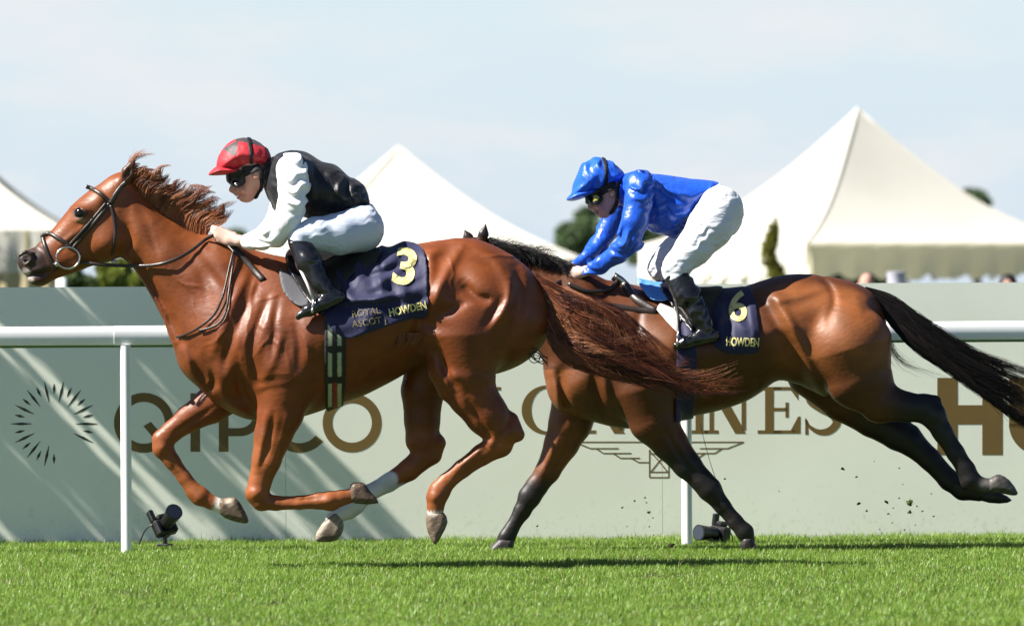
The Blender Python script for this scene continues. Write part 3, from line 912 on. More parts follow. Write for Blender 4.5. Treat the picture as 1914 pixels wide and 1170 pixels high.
# slim climbing shrub beside the right marquee
def slim_shrub():
    rng = np.random.default_rng(4); Y = 110.
    path = spline([(1462, 560), (1456, 520), (1444, 496), (1437, 470), (1443, 448), (1450, 428)], 8)
    W = np.interp(np.linspace(0, 1, len(path)), [0, .2, .5, .8, 1], [17, 13, 10, 11, 2])
    root = empty('slim_shrub', at(1462, 575, Y) * [1, 1, 0], 'slim curved yellow green shrub standing against the largest marquee', 'shrub')
    pts = [at(a, b, Y) for a, b in path]; pts[0] = pts[0] * [1, 1, 0]
    MB().tube(pts, .025, 6).make('stem', M_bark, root)
    V = []; n = 2600
    for i in range(n):
        k = rng.integers(0, len(path)); s_ = FPX / Y
        c = pts[k] + rng.normal(size=3) * np.array([W[k] / s_ * .42, W[k] / s_ * .42, .06])
        u = rng.normal(size=3); u /= np.linalg.norm(u); v = np.cross(u, rng.normal(size=3)); v /= np.linalg.norm(v)
        V += [c - u * .07, c - v * .035, c + u * .07, c + v * .035]
    build('foliage', np.array(V), np.arange(n * 4).reshape(n, 4), leaf_mat('shrub leaves', (.17, .17, .03)), root, smooth=False)
slim_shrub()
# unseen tree added off-frame; its leafy shoots and gaps shape the hoarding's streaked shade
def shade_tree():
    rng = np.random.default_rng(19); x0, y0 = -4.35, 33.06
    root = empty('tree', (x0, y0, 0), 'unseen leafy tree added outside the picture to shade the left end of the hoarding', 'tree')
    mb = MB(); mb.tube([(x0, y0, -.05), (x0 + .02, y0, 1.0), (x0 + .25, y0, 2.0), (x0 + .3, y0, 2.7)], [.05, .045, .035, .02], 9)
    d = np.array([-.69, 0, .72]); V = []
    for k in range(58):
        u = k / 57.
        c = np.array([-4.55, y0, 1.85]) * (1 - u) + np.array([-2.9, y0, 2.42]) * u + rng.normal(size=3) * [.02, .06, .02]
        c = c - np.array([.36, 0, -.36]) * 0
        gap = k in (9, 20, 21, 22, 31, 32, 33, 34, 35, 36, 40, 44, 45, 46, 47, 48, 51, 52, 53, 55)  # shoots left nearly bare so light streaks reach the hoarding
        ln = rng.uniform(1.6, 2.1); r = rng.uniform(.035, .055) * (.06 if gap else 1)
        mb.tube([tuple(c + d * ln), tuple(c + d * ln * .5), tuple(c)], [.012, .009, .004], 5)
        for i in range(int(520 * r / .05)):
            t = rng.random() * ln; q = c + d * t + rng.normal(size=3) * [r * .5, .10, r * .5]
            a = rng.normal(size=3); a /= np.linalg.norm(a); b = np.cross(a, rng.normal(size=3)); b /= np.linalg.norm(b)
            sz = .036 * (.6 + .7 * rng.random()); V += [q - a * sz, q - b * sz * .5, q + a * sz, q + b * sz * .5]
    mb.make('trunk', M_bark, root)
    build('crown', np.array(V), np.arange(len(V)).reshape(-1, 4), LG2, root, smooth=False)
shade_tree()
# ------------------------------------------------------------------ horses
def coat_mat(name, rough=.47, sheen=0.):
    m = mat(name, attr='Col', rough=rough, spec=.36, var=.2, var_scale=14., bump=.34, bump_scale=62., sheen=sheen, bump_dist=.005, stretch=(.6, 1., 1.), detail=9., rvar=.08, rvar_scale=7.)
    return m
M_ches = coat_mat('chestnut coat'); M_bay = coat_mat('bay coat')
M_hoof = mat('hoof horn', attr='Col', rough=.5, spec=.4, var=.25, var_scale=40., bump=.3, bump_scale=60., stretch=(1, 1, 3))
M_eye = mat('dark eye', (.006, .004, .003), .12, .4)
M_hair_c = mat('chestnut hair', attr='Col', rough=.42, spec=.5, trans=.25)
M_hair_b = mat('black hair', attr='Col', rough=.45, spec=.3)
M_leather = mat('dark leather', (.022, .014, .011), .38, .5, bump=.2, bump_scale=150.)
M_steel = mat('bright steel', (.62, .61, .58), .22, .5, metal=1.)

def hoof(fig, name, poly, lat, parent, W=17, R=17, color=(.16, .12, .085), tip=None):
    P = np.array(poly, float)
    f = Field(P[:, 0].min() - 12, P[:, 0].max() + 12, lat - W - 12, lat + W + 12, P[:, 1].min() - 12, P[:, 1].max() + 12, 1.5)
    f.inflate(poly, lat, W * .92, min(R, 12), k=0, n=2, blur=0)
    rng = np.random.default_rng(int(P[0, 0]))
    def colr(V):
        c = np.tile(np.array(color), (len(V), 1))
        c = c * (.55 + .75 * rng.random(24)[(np.abs(V[:, 0] * .9 + V[:, 2] * .5 + V[:, 1] * .3).astype(int)) % 24])[:, None]
        if tip is not None: c = blend(c, tip[2], sstep(tip[1], 0, np.hypot(V[:, 0] - tip[0][0], V[:, 2] - tip[0][1])))
        return c * (1 + .15 * np.sin(V[:, [0]] * .35 + V[:, [2]] * .6))
    return fig.mesh(name, f, M_hoof, parent, colr, relax=1)

# ======================================================================= chestnut, in front
FC = Figure(30.0)
fc = Field(18, 1064, -158, 158, 286, 1000, 2.5)
trunk = [(400, 440), (440, 456), (480, 468), (530, 480), (600, 486), (660, 478), (710, 468), (760, 459), (800, 453), (850, 447), (900, 452), (948, 472), (988, 502), (1014, 538), (1030, 575), (1031, 612),
         (1012, 648), (984, 674), (950, 690), (905, 700), (850, 696), (800, 676), (745, 706), (715, 722), (676, 741), (637, 754), (597, 769), (560, 780), (520, 787), (480, 787), (430, 770), (395, 747), (370, 722),
         (350, 702), (337, 677), (329, 645), (322, 612), (330, 560), (352, 500)]
fc.inflate(trunk, 0, [(340, 640, 82), (400, 560, 92), (440, 480, 60), (430, 740, 92), (480, 660, 112), (600, 640, 132), (700, 620, 134), (760, 560, 118), (850, 560, 122), (940, 560, 118), (1010, 580, 92), (870, 470, 100), (560, 500, 95)], 138, k=0, blur=10)
fc.inflate([(236, 343), (262, 360), (295, 385), (328, 410), (356, 429), (400, 447), (450, 465), (490, 540), (450, 640), (390, 700), (345, 690), (330, 648), (318, 612), (305, 590), (290, 559), (271, 527), (250, 499), (226, 478), (212, 440), (216, 390)],
           0, [(235, 400, 36), (280, 440, 40), (330, 480, 46), (380, 520, 58), (430, 580, 78)], 62, k=16, blur=6)
# head
fc.inflate([(232, 322), (208, 328), (186, 344), (163, 359), (138, 381), (118, 404), (96, 431), (76, 451), (54, 466), (40, 472), (32, 484), (35, 500), (45, 513), (53, 525), (66, 533), (79, 534), (91, 529), (102, 523), (123, 515), (148, 507),
            (172, 497), (197, 491), (222, 478), (240, 450), (247, 410), (247, 370), (244, 342)],
           0, [(45, 495, 25), (90, 490, 26), (125, 460, 29), (160, 410, 37), (200, 450, 38), (215, 360, 33), (160, 480, 28), (70, 520, 20)], 34, k=10, blur=3)
fc.amp = 1.12
# --- head modelling
fc.dome((152, 398), (19, 13), 6, -50); # brow
fc.stroke([(133, 388), (143, 389), (155, 391), (166, 398)], 4, 4); fc.stroke([(138, 411), (150, 411), (163, 405)], 4, 2.5)
fc.stroke([(160, 420), (137, 440), (118, 458)], 6, 5)                                       # facial crest
fc.stroke([(150, 425), (128, 452), (113, 472)], 5, -2.5)
fc.dome((198, 452), (30, 28), 6, 0)                                                         # jowl
fc.stroke([(168, 440), (166, 462), (175, 482), (195, 488)], 5, -3)
fc.stroke([(238, 425), (243, 452), (232, 474)], 7, -5)
fc.stroke([(190, 352), (200, 372), (206, 398)], 7, -3); fc.dome((185, 372), (12, 16), 2.5, 30)
fc.stroke([(60, 462), (80, 470), (90, 490)], 7, -2.5)
for sg in (-1, 1):
    fc.ell((48, sg * 25, 481), (17, 10, 11), -30, 4, 'carve')
    fc.cone((37, sg * 21, 478), (47, sg * 23, 471), 3.5, 3.5, 4); fc.cone((47, sg * 23, 471), (59, sg * 23, 474), 3.5, 3.5, 4); fc.cone((59, sg * 23, 474), (58, sg * 23, 486), 3.5, 3, 4); fc.cone((58, sg * 23, 486), (48, sg * 22, 495), 3, 3, 4)
fc.stroke([(48, 516), (66, 513), (84, 510), (97, 503)], 3, -4)                              # mouth
fc.stroke([(52, 509), (66, 505), (80, 503)], 5, 2); fc.dome((72, 525), (14, 7), 3)
for sg in (-1, 1):                                                                         # ears, laid back
    fc.chain([(232, sg * 22, 337, 12), (239, sg * 25, 322, 11.5), (246, sg * 26, 309, 7), (251, sg * 26, 300, 2)], 4, .75)
    fc.ell((238, sg * 33, 326), (14, 5, 5), -60, 3, 'carve')
# --- neck modelling
fc.stroke([(262, 372), (300, 400), (340, 432), (390, 458)], 13, -3.5)
fc.stroke([(250, 480), (275, 520), (310, 575), (338, 640)], 10, -5)                         # jugular groove
fc.stroke([(240, 470), (262, 512), (298, 575), (325, 640)], 8, 5)
fc.stroke([(225, 372), (250, 420), (285, 470), (330, 520)], 14, 3); fc.dome((330, 490), (50, 34), 4, 40)
fc.stroke([(300, 420), (340, 462), (380, 520), (395, 590)], 12, -3); fc.stroke([(340, 440), (400, 500), (430, 540)], 10, -3)
# --- shoulder and chest
fc.dome((405, 620), (50, 34), 8, -62)                                                       # supraspinatus ridge
fc.stroke([(465, 505), (440, 560), (412, 620), (395, 665)], 9, 5)                           # scapular spine
fc.stroke([(478, 540), (452, 590), (428, 650), (418, 690)], 8, -5)
fc.dome((505, 610), (48, 30), 7, -62)
fc.stroke([(500, 560), (478, 620), (470, 660), (485, 715)], 8, -7)                          # in front of the triceps
fc.stroke([(520, 560), (512, 610), (510, 660), (498, 690)], 7, -4)
fc.stroke([(528, 620), (510, 670), (490, 720)], 11, 7); fc.dome((530, 690), (36, 40), 9, -35)
fc.stroke([(553, 600), (560, 650), (556, 700)], 9, -5)
fc.stroke([(484, 727), (505, 722), (540, 716), (560, 702)], 6, 5); fc.stroke([(486, 738), (520, 732), (556, 720)], 8, -6)
fc.dome((418, 705), (22, 30), 9, -20); fc.stroke([(404, 722), (430, 752), (460, 774)], 8, 7); fc.stroke([(396, 696), (400, 716), (392, 728)], 6, -8)
fc.stroke([(445, 690), (452, 730), (470, 752)], 10, -7)
fc.stroke([(352, 640), (372, 690), (392, 712)], 10, -4); fc.stroke([(338, 640), (356, 690), (378, 720)], 9, 4)
fc.stroke([(480, 560), (500, 558), (522, 550)], 3, 1.6); fc.stroke([(478, 520), (470, 550), (464, 575)], 4, 2.2); fc.stroke([(430, 580), (440, 610), (432, 640)], 4, 1.6); fc.stroke([(448, 590), (444, 620), (446, 650)], 3, 1.4)
for k in range(5): fc.stroke([(585 + 27 * k, 640 + 4 * k), (592 + 27 * k, 690), (588 + 26 * k, 735 - 4 * k)], 8, -1.6)
vr = np.random.default_rng(31)
for (x, y, a0, n_) in [(470, 560, 100, 5), (430, 600, 110, 4), (505, 600, 95, 5), (540, 640, 100, 4), (545, 700, 190, 4), (450, 660, 80, 4), (640, 690, 170, 6), (560, 620, 80, 4), (840, 480, 60, 4), (900, 480, 40, 4), (320, 500, 60, 5), (360, 560, 70, 4)]:
    P_ = [(x, y)]; a_ = math.radians(a0)
    for i in range(n_):
        a_ += vr.normal(0, .35); P_.append((P_[-1][0] + 17 * math.cos(a_), P_[-1][1] + 17 * math.sin(a_)))
    fc.stroke(P_, 2.6, 1.5)
    if n_ > 4: fc.stroke([P_[2], (P_[2][0] + 14, P_[2][1] + 10), (P_[2][0] + 26, P_[2][1] + 22)], 2.4, 1.2)
for k in range(7): fc.stroke([(243 + 4 * k, 380 + 12 * k), (262 + 4 * k, 392 + 12 * k), (280 + 3 * k, 412 + 12 * k)], 4, -.9)
# --- quarters
fc.dome((812, 470), (16, 12), 5, -20); fc.stroke([(800, 470), (806, 500), (800, 540)], 10, 5)
fc.stroke([(852, 452), (895, 462), (930, 490), (948, 530), (948, 560)], 12, 4.5)            # gluteal edge
fc.stroke([(862, 462), (840, 500), (820, 540), (812, 566)], 10, 6); fc.dome((820, 548), (22, 30), 8, 15)
fc.dome((865, 545), (26, 24), -9, 20); fc.stroke([(866, 530), (890, 556), (920, 560)], 9, -7); fc.stroke([(828, 588), (850, 576), (872, 566)], 8, -7)
fc.dome((898, 520), (40, 26), 7, 45)
fc.stroke([(955, 520), (952, 560), (930, 600), (912, 618)], 9, 6); fc.stroke([(964, 500), (972, 550), (962, 600), (945, 650)], 10, -5)
fc.stroke([(938, 560), (918, 590), (900, 620)], 8, -6)
fc.dome((858, 605), (28, 18), 6, 10); fc.dome((930, 640), (40, 60), 5, 20)
fc.stroke([(795, 600), (815, 612), (845, 622)], 9, -8); fc.stroke([(780, 560), (784, 600), (770, 640)], 12, -8)
fc.dome((818, 630), (26, 18), 9, 20)
# --- far legs first, then near
fc.chain([(440, 62, 720, 46), (395, 58, 757, 34), (352, 55, 783, 25), (322, 54, 806, 19.5), (305, 54, 822, 20), (305, 54, 838, 19), (322, 54, 862, 14.5), (345, 54, 893, 12.5), (364, 54, 919, 15.5), (374, 54, 927, 17.5), (394, 54, 938, 13), (418, 54, 948, 14)], 5, .82)
fc.chain([(820, 62, 640, 60), (790, 62, 730, 40), (789, 62, 785, 33), (790, 62, 822, 31), (800, 62, 846, 24), (764, 62, 878, 20), (726, 62, 902, 17), (688, 62, 922, 15.5), (664, 62, 944, 17), (652, 62, 954, 15.5), (634, 62, 962, 12.5), (622, 62, 970, 14)], 5, .8)
fc.chain([(812, 62, 830, 22), (812, 62, 852, 13)], 5, .8)
fc.chain([(540, -70, 700, 60), (525, -66, 770, 43), (510, -62, 815, 35), (498, -60, 860, 27), (486, -60, 900, 21), (481, -60, 922, 21.5), (489, -60, 936, 18), (515, -60, 940, 13.5), (560, -60, 939, 12.5), (596, -60, 936, 15), (618, -60, 936, 18), (636, -60, 931, 14.5), (660, -60, 925, 13.5)], 5, .85, k0=18)
fc.chain([(870, -64, 630, 78), (872, -68, 700, 54), (882, -66, 735, 46), (910, -64, 775, 40), (936, -62, 806, 33), (934, -62, 830, 24), (900, -62, 850, 19.5), (864, -62, 876, 16.5), (834, -62, 901, 16), (822, -62, 917, 19.5), (816, -62, 930, 18.5), (814, -62, 948, 15), (813, -62, 962, 15)], 5, .82, k0=20)
fc.chain([(815, -70, 640, 26), (828, -72, 690, 26), (842, -70, 725, 26)], 10, .8)
fc.chain([(950, -62, 790, 22), (967, -62, 812, 14)], 6, .7)
# leg modelling: tendons, joints
K = dict(l1=-20)
fc.stroke([(512, 772), (505, 820), (490, 870)], 5, -4, **K); fc.stroke([(497, 775), (490, 820), (478, 880)], 6, 3, **K); fc.stroke([(540, 770), (528, 820), (505, 880)], 7, 3, **K)
fc.stroke([(505, 933), (560, 934), (600, 930)], 3.2, -2.4, **K); fc.stroke([(520, 945), (570, 945)], 4, 2, **K)
fc.dome((480, 922), (12, 10), 3.5, 0, **K); fc.dome((610, 936), (12, 8), 3.5, 0, **K)
fc.stroke([(905, 832), (885, 850), (850, 878)], 5, 3.5, **K); fc.stroke([(925, 848), (890, 868), (850, 895)], 4, -3.5, **K)
fc.stroke([(870, 740), (900, 790), (918, 822)], 6, -4, **K); fc.stroke([(955, 778), (945, 800), (930, 826)], 6, -4, **K); fc.dome((918, 828), (9, 9), 5, 0, **K)
fc.stroke([(812, 668), (822, 700), (842, 726)], 7, 5, **K); fc.stroke([(826, 660), (838, 700), (858, 730)], 7, -6, **K); fc.dome((845, 702), (15, 10), 5, 20, **K)
fc.dome((814, 928), (10, 9), 3, 0, **K)
K = dict(l0=20)
fc.stroke([(400, 760), (350, 793), (322, 812)], 5, -3, **K); fc.stroke([(312, 850), (340, 893), (364, 922)], 4, -2.5, **K); fc.dome((303, 836), (10, 9), 3, 0, **K)

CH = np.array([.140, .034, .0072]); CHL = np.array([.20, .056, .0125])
def chestnut_col(V):
    x, l, y = V.T
    n = np.sin(x * .021 + 1.2 * np.sin(y * .017)) * np.sin(y * .026 + l * .02)
    c = CH[None] * (1 + .10 * n[:, None])
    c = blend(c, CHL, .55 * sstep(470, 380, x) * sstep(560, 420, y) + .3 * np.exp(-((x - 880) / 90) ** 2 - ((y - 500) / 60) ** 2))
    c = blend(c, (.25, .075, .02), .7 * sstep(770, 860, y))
    c = blend(c, (.028, .016, .014), .95 * sstep(62, 26, np.hypot((x - 52), (y - 496) * 1.0)))                      # dark muzzle
    c = blend(c, (.02, .012, .01), sstep(17, 10, np.hypot(x - 48, (y - 481) * 1.3)) * (x < 68))
    c = blend(c, (.42, .36, .33), .85 * sstep(11, 5, np.hypot(x - 49, (y - 507))) + 0)
    c = blend(c, (.55, .46, .42), .9 * sstep(9, 4, np.hypot(x - 57, (y - 523) * 1.3)))
    c = blend(c, (.03, .014, .01), .8 * sstep(15, 8, np.hypot((x - 150) * .8, (y - 399))))
    c = blend(c, (.30, .22, .17), .4 * np.exp(-(((x - 152) / 12) ** 2 + ((y - 412) / 4) ** 2)))  # highlight below the eye, painted into the coat
    c = blend(c, (.03, .016, .012), .75 * (x < 262) * (x > 228) * (y < 345) * sstep(13, 17, np.abs(l) + (340 - y) * .2))  # shading of the ears darkened into the coat colour
    # white sock on the far hind leg, white coronet on the near hind leg and the far fore
    d = (x - 735) * -.83 + (y - 880) * .55
    c = blend(c, (.60, .58, .56), sstep(-4, 8, d + 5 * np.sin(l * .5 + x * .2)) * (l > 20) * (x < 790) * (x > 560) * (y > 840))
    c = blend(c, (.60, .55, .48), sstep(952, 960, y + 2 * np.sin(x)) * (l < -20) * (x > 780) * (x < 850))
    c = blend(c, (.60, .55, .48), sstep(398, 410, x + .3 * (y - 930)) * (l > 20) * (x < 440) * (y > 910))
    return np.clip(c, .004, .9)
def body_disp(amp, seed):
    def f(V):
        return V
    return f
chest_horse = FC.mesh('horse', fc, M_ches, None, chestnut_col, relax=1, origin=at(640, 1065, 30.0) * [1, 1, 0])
tag(chest_horse, 'leading chestnut horse with flying reddish mane, all four hooves off the ground', 'horse')
hoof(FC, 'hoof', [(408, 934), (424, 930), (440, 930), (452, 944), (465, 972), (455, 978), (420, 968), (407, 952)], 54, chest_horse, 16, 16, (.11, .075, .05), ((428, 938), 13, (.5, .42, .32)))
hoof(FC, 'hoof', [(655, 905), (667, 901), (681, 903), (692, 918), (708, 940), (664, 941), (652, 928)], -60, chest_horse, 17, 16, (.10, .065, .045))
hoof(FC, 'hoof', [(614, 964), (630, 956), (641, 972), (642, 990), (630, 1009), (606, 1013), (590, 1010), (593, 992)], 62, chest_horse, 17, 18, (.26, .21, .16), ((614, 1002), 26, (.07, .05, .035)))
hoof(FC, 'hoof', [(797, 958), (812, 955), (829, 957), (837, 975), (826, 1000), (814, 1018), (804, 1004), (797, 985)], -62, chest_horse, 16, 17, (.15, .105, .075), ((808, 958), 13, (.5, .45, .38)))
def ball(name, c, r, m, parent, n=20):
    P = []; F = []
    for i in range(n + 1):
        for j in range(n):
            a, b = math.pi * i / n, 2 * math.pi * j / n
            P.append(c + r * np.array([math.sin(a) * math.cos(b), math.sin(a) * math.sin(b), math.cos(a)]))
    for i in range(n):
        for j in range(n): F.append([i * n + j, (i + 1) * n + j, (i + 1) * n + (j + 1) % n, i * n + (j + 1) % n])
    return build(name, P, F, m, parent)
for sg in (-1, 1):
    lt = fc.near(151, 399)
    ball('eye', FC.w([151, sg * (abs(lt) - 8.5), 399]), 12. / FC.s, M_eye, chest_horse)

# ------------------------------------------------------------------ hair
def hair(fig, name, guides, n, M, m, parent, colors, r=(.0009, .0018), spread=1., curl=6., seed=0, taper=.12, clump=26, splay=.6, tip=1., ragged=.0, jit=.05):
    """strands between neighbouring guide curves (lists of (px, lateral, py)); clumped and wavy, thinning to the tips"""
    rng = np.random.default_rng(seed)
    G = np.stack([spline(g, 10) for g in guides])
    t = np.linspace(0, 1, G.shape[1]); tt = np.linspace(0, 1, M)
    G = np.stack([np.stack([np.interp(tt, t, g[:, k]) for k in range(3)], 1) for g in G])
    nc = max(1, n // clump)
    cu = (np.arange(nc) + rng.random(nc)) / nc * (len(guides) - 1); ci = rng.integers(0, nc, n)
    u = np.clip(cu[ci] + rng.normal(0, jit, n) * (len(guides) - 1), 0, len(guides) - 1.001)
    i = u.astype(int); f = (u - i)[:, None, None]
    P = G[i] * (1 - f) + G[i + 1] * f
    L = .55 + .5 * rng.random(n); L *= (.75 + .35 * rng.random(nc))[ci]
    L = np.clip(L * (1 - ragged * rng.random(nc) ** 2)[ci], .2, 1.08)
    # cut the strands to their own length
    k = tt[None, :] * L[:, None] * (M - 1); k0 = np.clip(k.astype(int), 0, M - 2); fr = (k - k0)[..., None]
    P = P[np.arange(n)[:, None], k0] * (1 - fr) + P[np.arange(n)[:, None], k0 + 1] * fr
    ph = rng.random((nc, 3))[ci] * 6.28; fq = (1.2 + 1.8 * rng.random((nc, 1)))[ci]
    am = curl * (.4 + .9 * rng.random((nc, 1)))[ci]
    w = tt[None, :] ** 1.3
    off = np.stack([am * np.sin(fq * tt[None] * 3.1 + ph[:, :1]), am * .8 * np.sin(fq * tt[None] * 2.7 + ph[:, 1:2]), am * np.sin(fq * tt[None] * 3.7 + ph[:, 2:3])], -1) * w[..., None]
    # locks: strands of a clump gather towards the clump's own line at the tips
    uc = np.clip(cu, 0, len(guides) - 1.001); iu = uc.astype(int)[ci]; fu = (uc - uc.astype(int))[ci][:, None, None]
    Pc = G[iu] * (1 - fu) + G[iu + 1] * fu
    Pc = Pc[np.arange(n)[:, None], k0] * (1 - fr) + Pc[np.arange(n)[:, None], k0 + 1] * fr
    g = (1 - tip) * tt[None, :, None] ** 1.5
    P = P * (1 - g) + Pc * g
    P = P + off + rng.normal(0, 1, (n, 1, 3)) * spread * np.array([1, 1.2, 1]) * (.3 + splay * tt[None, :, None] * 3 * tip)
    V, F = strands(fig.w(P), r[0] + (r[1] - r[0]) * rng.random(n), taper)
    C = np.asarray(colors); cc = C[rng.integers(0, len(C), nc)][ci] * (.7 + .6 * rng.random((n, 1)))
    col = np.repeat(cc, M * 3, 0)
    return build(name, V, F, m, parent, col=col)
HC = [(.36, .12, .042), (.50, .20, .08), (.27, .075, .026), (.17, .048, .018), (.42, .15, .06)]
mane_g = []
for (rx, ry, tx, ty, bx, by) in [(236, 338, 262, 296, 8, -24), (244, 344, 288, 312, 8, -24), (262, 360, 322, 316, 20, -30), (282, 374, 336, 336, 14, -26), (300, 388, 362, 342, 18, -30), (322, 404, 392, 352, 20, -36), (344, 420, 424, 366, 24, -42), (362, 432, 436, 384, 24, -38), (384, 440, 440, 405, 20, -24)]:
    mane_g.append([(rx, -2, ry + 13), (rx + bx * .5, -4, ry + by * .55), (rx + bx + (tx - rx - bx) * .45, -5, ry + by * 1.0), (rx + (tx - rx) * .75, -3, ty + (ry + by - ty) * .25), (tx, 2, ty)])
hair(FC, 'mane', mane_g, 1800, 20, M_hair_c, chest_horse, HC, (.0010, .0018), .9, 7., 3, clump=60, tip=.13, ragged=.3, jit=.035)
hair(FC, 'forelock', [[(232, -6, 330), (240, -8, 305), (254, -8, 288), (272, -6, 282)], [(236, 4, 332), (246, 6, 310), (258, 8, 296), (284, 8, 290)]], 90, 12, M_hair_c, chest_horse, HC, (.0009, .0016), 1.2, 4., 4, clump=12)
tail_g = [
    [(1000, -10, 512), (1046, -20, 540), (1098, -28, 566), (1150, -30, 592), (1206, -28, 640), (1262, -26, 668), (1322, -22, 642)],
    [(1006, -14, 526), (1056, -26, 560), (1110, -34, 590), (1160, -36, 622), (1212, -32, 664), (1276, -28, 704), (1350, -24, 726)],
    [(1012, -20, 546), (1050, -32, 588), (1096, -42, 632), (1156, -44, 668), (1226, -38, 694), (1296, -30, 722), (1360, -24, 716)],
    [(1016, -22, 564), (1040, -36, 616), (1080, -48, 656), (1140, -50, 684), (1220, -42, 706), (1290, -34, 734), (1350, -26, 764)],
    [(1018, -18, 584), (1026, -34, 632), (1056, -46, 668), (1116, -46, 690), (1180, -40, 704), (1240, -32, 724), (1300, -24, 750)],
]
hair(FC, 'tail', tail_g, 2700, 26, M_hair_c, chest_horse, [(.22, .066, .028), (.11, .03, .015), (.07, .02, .012), (.36, .15, .07), (.05, .016, .011), (.16, .048, .022), (.30, .11, .05)], (.0011, .0023), 2.6, 19., 5, clump=46, tip=.2, ragged=.55, jit=.085)
cmb = MB()
for k, (cx_, cy_, rx_, ry_, an) in enumerate([(1003, 664, 15, 9, 40), (1001, 661, 12, 8, 25), (1006, 668, 14, 6, 50), (999, 668, 10, 10, 0), (1008, 672, 12, 5, 35)]):
    w_ = np.linspace(0, 5.6, 26); ca_, sa_ = math.cos(math.radians(an)), math.sin(math.radians(an))
    px_ = np.stack([cx_ + rx_ * np.cos(w_) * ca_ - ry_ * np.sin(w_) * sa_, -34 - 2. * k + 3 * np.sin(w_), cy_ + rx_ * np.cos(w_) * sa_ + ry_ * np.sin(w_) * ca_], 1)
    cmb.tube(FC.w(np.vstack([px_, [[1024, -34, 668 + 4 * k]]])), .0022, 5)
cmb.make('tail_curl', M_leather, chest_horse)
hair(FC, 'flank_whorl', [[(745, fc.near(745, 628) - 1, 622), (742, fc.near(742, 640) - 5, 638), (737, fc.near(737, 645) - 5, 652)], [(790, fc.near(780, 620) - 1, 622), (785, fc.near(785, 634) - 5, 634), (775, fc.near(775, 640) - 5, 646)]], 240, 8, M_hair_c, chest_horse, HC, (.001, .0018), 1., 2., 6, clump=8)

# ======================================================================= bay, behind
FB = Figure(31.9)
fb = Field(748, 1912, -146, 150, 408, 1016, 2.5)
trunk = [(1060, 500), (1110, 519), (1160, 527), (1220, 540), (1300, 546), (1370, 541), (1420, 526), (1460, 515), (1500, 512), (1550, 517), (1600, 531), (1636, 555), (1653, 590), (1659, 630), (1656, 690), (1650, 718), (1610, 738), (1560, 742),
         (1500, 722), (1456, 711), (1423, 733), (1394, 750), (1349, 766), (1300, 777), (1263, 784), (1188, 800), (1150, 798), (1116, 790), (1080, 780), (1048, 765), (1027, 742), (1019, 707), (1018, 670), (1016, 620), (1030, 550)]
fb.inflate(trunk, 0, [(1030, 680, 78), (1090, 600, 86), (1120, 520, 55), (1120, 740, 92), (1180, 660, 106), (1290, 650, 122), (1390, 640, 120), (1440, 590, 108), (1530, 580, 112), (1600, 600, 106), (1645, 620, 84), (1530, 530, 90), (1250, 550, 88)], 128, k=0, blur=10)
fb.inflate([(886, 452), (930, 466), (980, 480), (1060, 502), (1120, 524), (1140, 600), (1090, 690), (1030, 704), (1017, 670), (985, 632), (945, 595), (905, 560), (884, 525), (878, 480)], 0, [(890, 500, 33), (950, 530, 38), (1020, 570, 48), (1090, 620, 72)], 58, k=14, blur=6)
fb.inflate([(897, 448), (870, 452), (845, 482), (815, 530), (790, 578), (770, 612), (766, 636), (788, 650), (820, 640), (850, 622), (880, 592), (905, 560), (914, 510)], 0, [(780, 625, 23), (830, 560, 30), (870, 500, 34), (880, 560, 35)], 32, k=10, blur=3)
for sg in (-1, 1):
    tip = (908, 419) if sg < 0 else (868, 430); bs = (898, 456) if sg < 0 else (880, 458)
    fb.chain([(bs[0], sg * 20, bs[1], 11), ((bs[0] + tip[0]) / 2 + 1, sg * 22, (bs[1] + tip[1]) / 2, 9), (tip[0], sg * 22, tip[1], 2)], 4, .7)
# modelling
fb.amp = 1.15
fb.stroke([(1126, 690), (1132, 725), (1142, 760)], 10, 8); fb.dome((1150, 715), (30, 44), 8, 10); fb.stroke([(1110, 690), (1116, 740), (1130, 775)], 8, -6)
fb.stroke([(1175, 720), (1182, 752), (1178, 770)], 6, 4); fb.dome((1235, 625), (34, 52), 9, -8); fb.stroke([(1196, 580), (1190, 640), (1204, 690)], 9, -5); fb.stroke([(1268, 590), (1276, 640), (1262, 680)], 9, -5)
fb.stroke([(1030, 690), (1040, 740), (1052, 770)], 9, 5); fb.stroke([(1048, 700), (1056, 744), (1070, 770)], 7, -5)
fb.stroke([(1446, 560), (1470, 590), (1490, 630), (1512, 680), (1540, 740)], 9, 6)          # front of the thigh
fb.stroke([(1432, 570), (1455, 610), (1480, 660), (1500, 710)], 12, -8)
fb.dome((1455, 556), (18, 12), 6, 30); fb.stroke([(1460, 560), (1500, 552), (1540, 540)], 9, 4)
fb.dome((1526, 605), (30, 34), -8, 20); fb.dome((1590, 590), (38, 44), 8, 30); fb.stroke([(1560, 570), (1552, 600), (1562, 640)], 8, -5)
fb.stroke([(1536, 520), (1556, 545), (1560, 575)], 7, -4); fb.stroke([(1600, 560), (1618, 610), (1610, 660)], 9, 4); fb.stroke([(1630, 570), (1636, 630), (1622, 700)], 8, -5)
fb.dome((1550, 690), (40, 40), 7, 60); fb.stroke([(1598, 640), (1580, 700), (1556, 752)], 10, -5)
for k in range(5): fb.stroke([(1300 + 28 * k, 680), (1306 + 28 * k, 715), (1300 + 27 * k, 750 - 6 * k)], 8, -1.4)
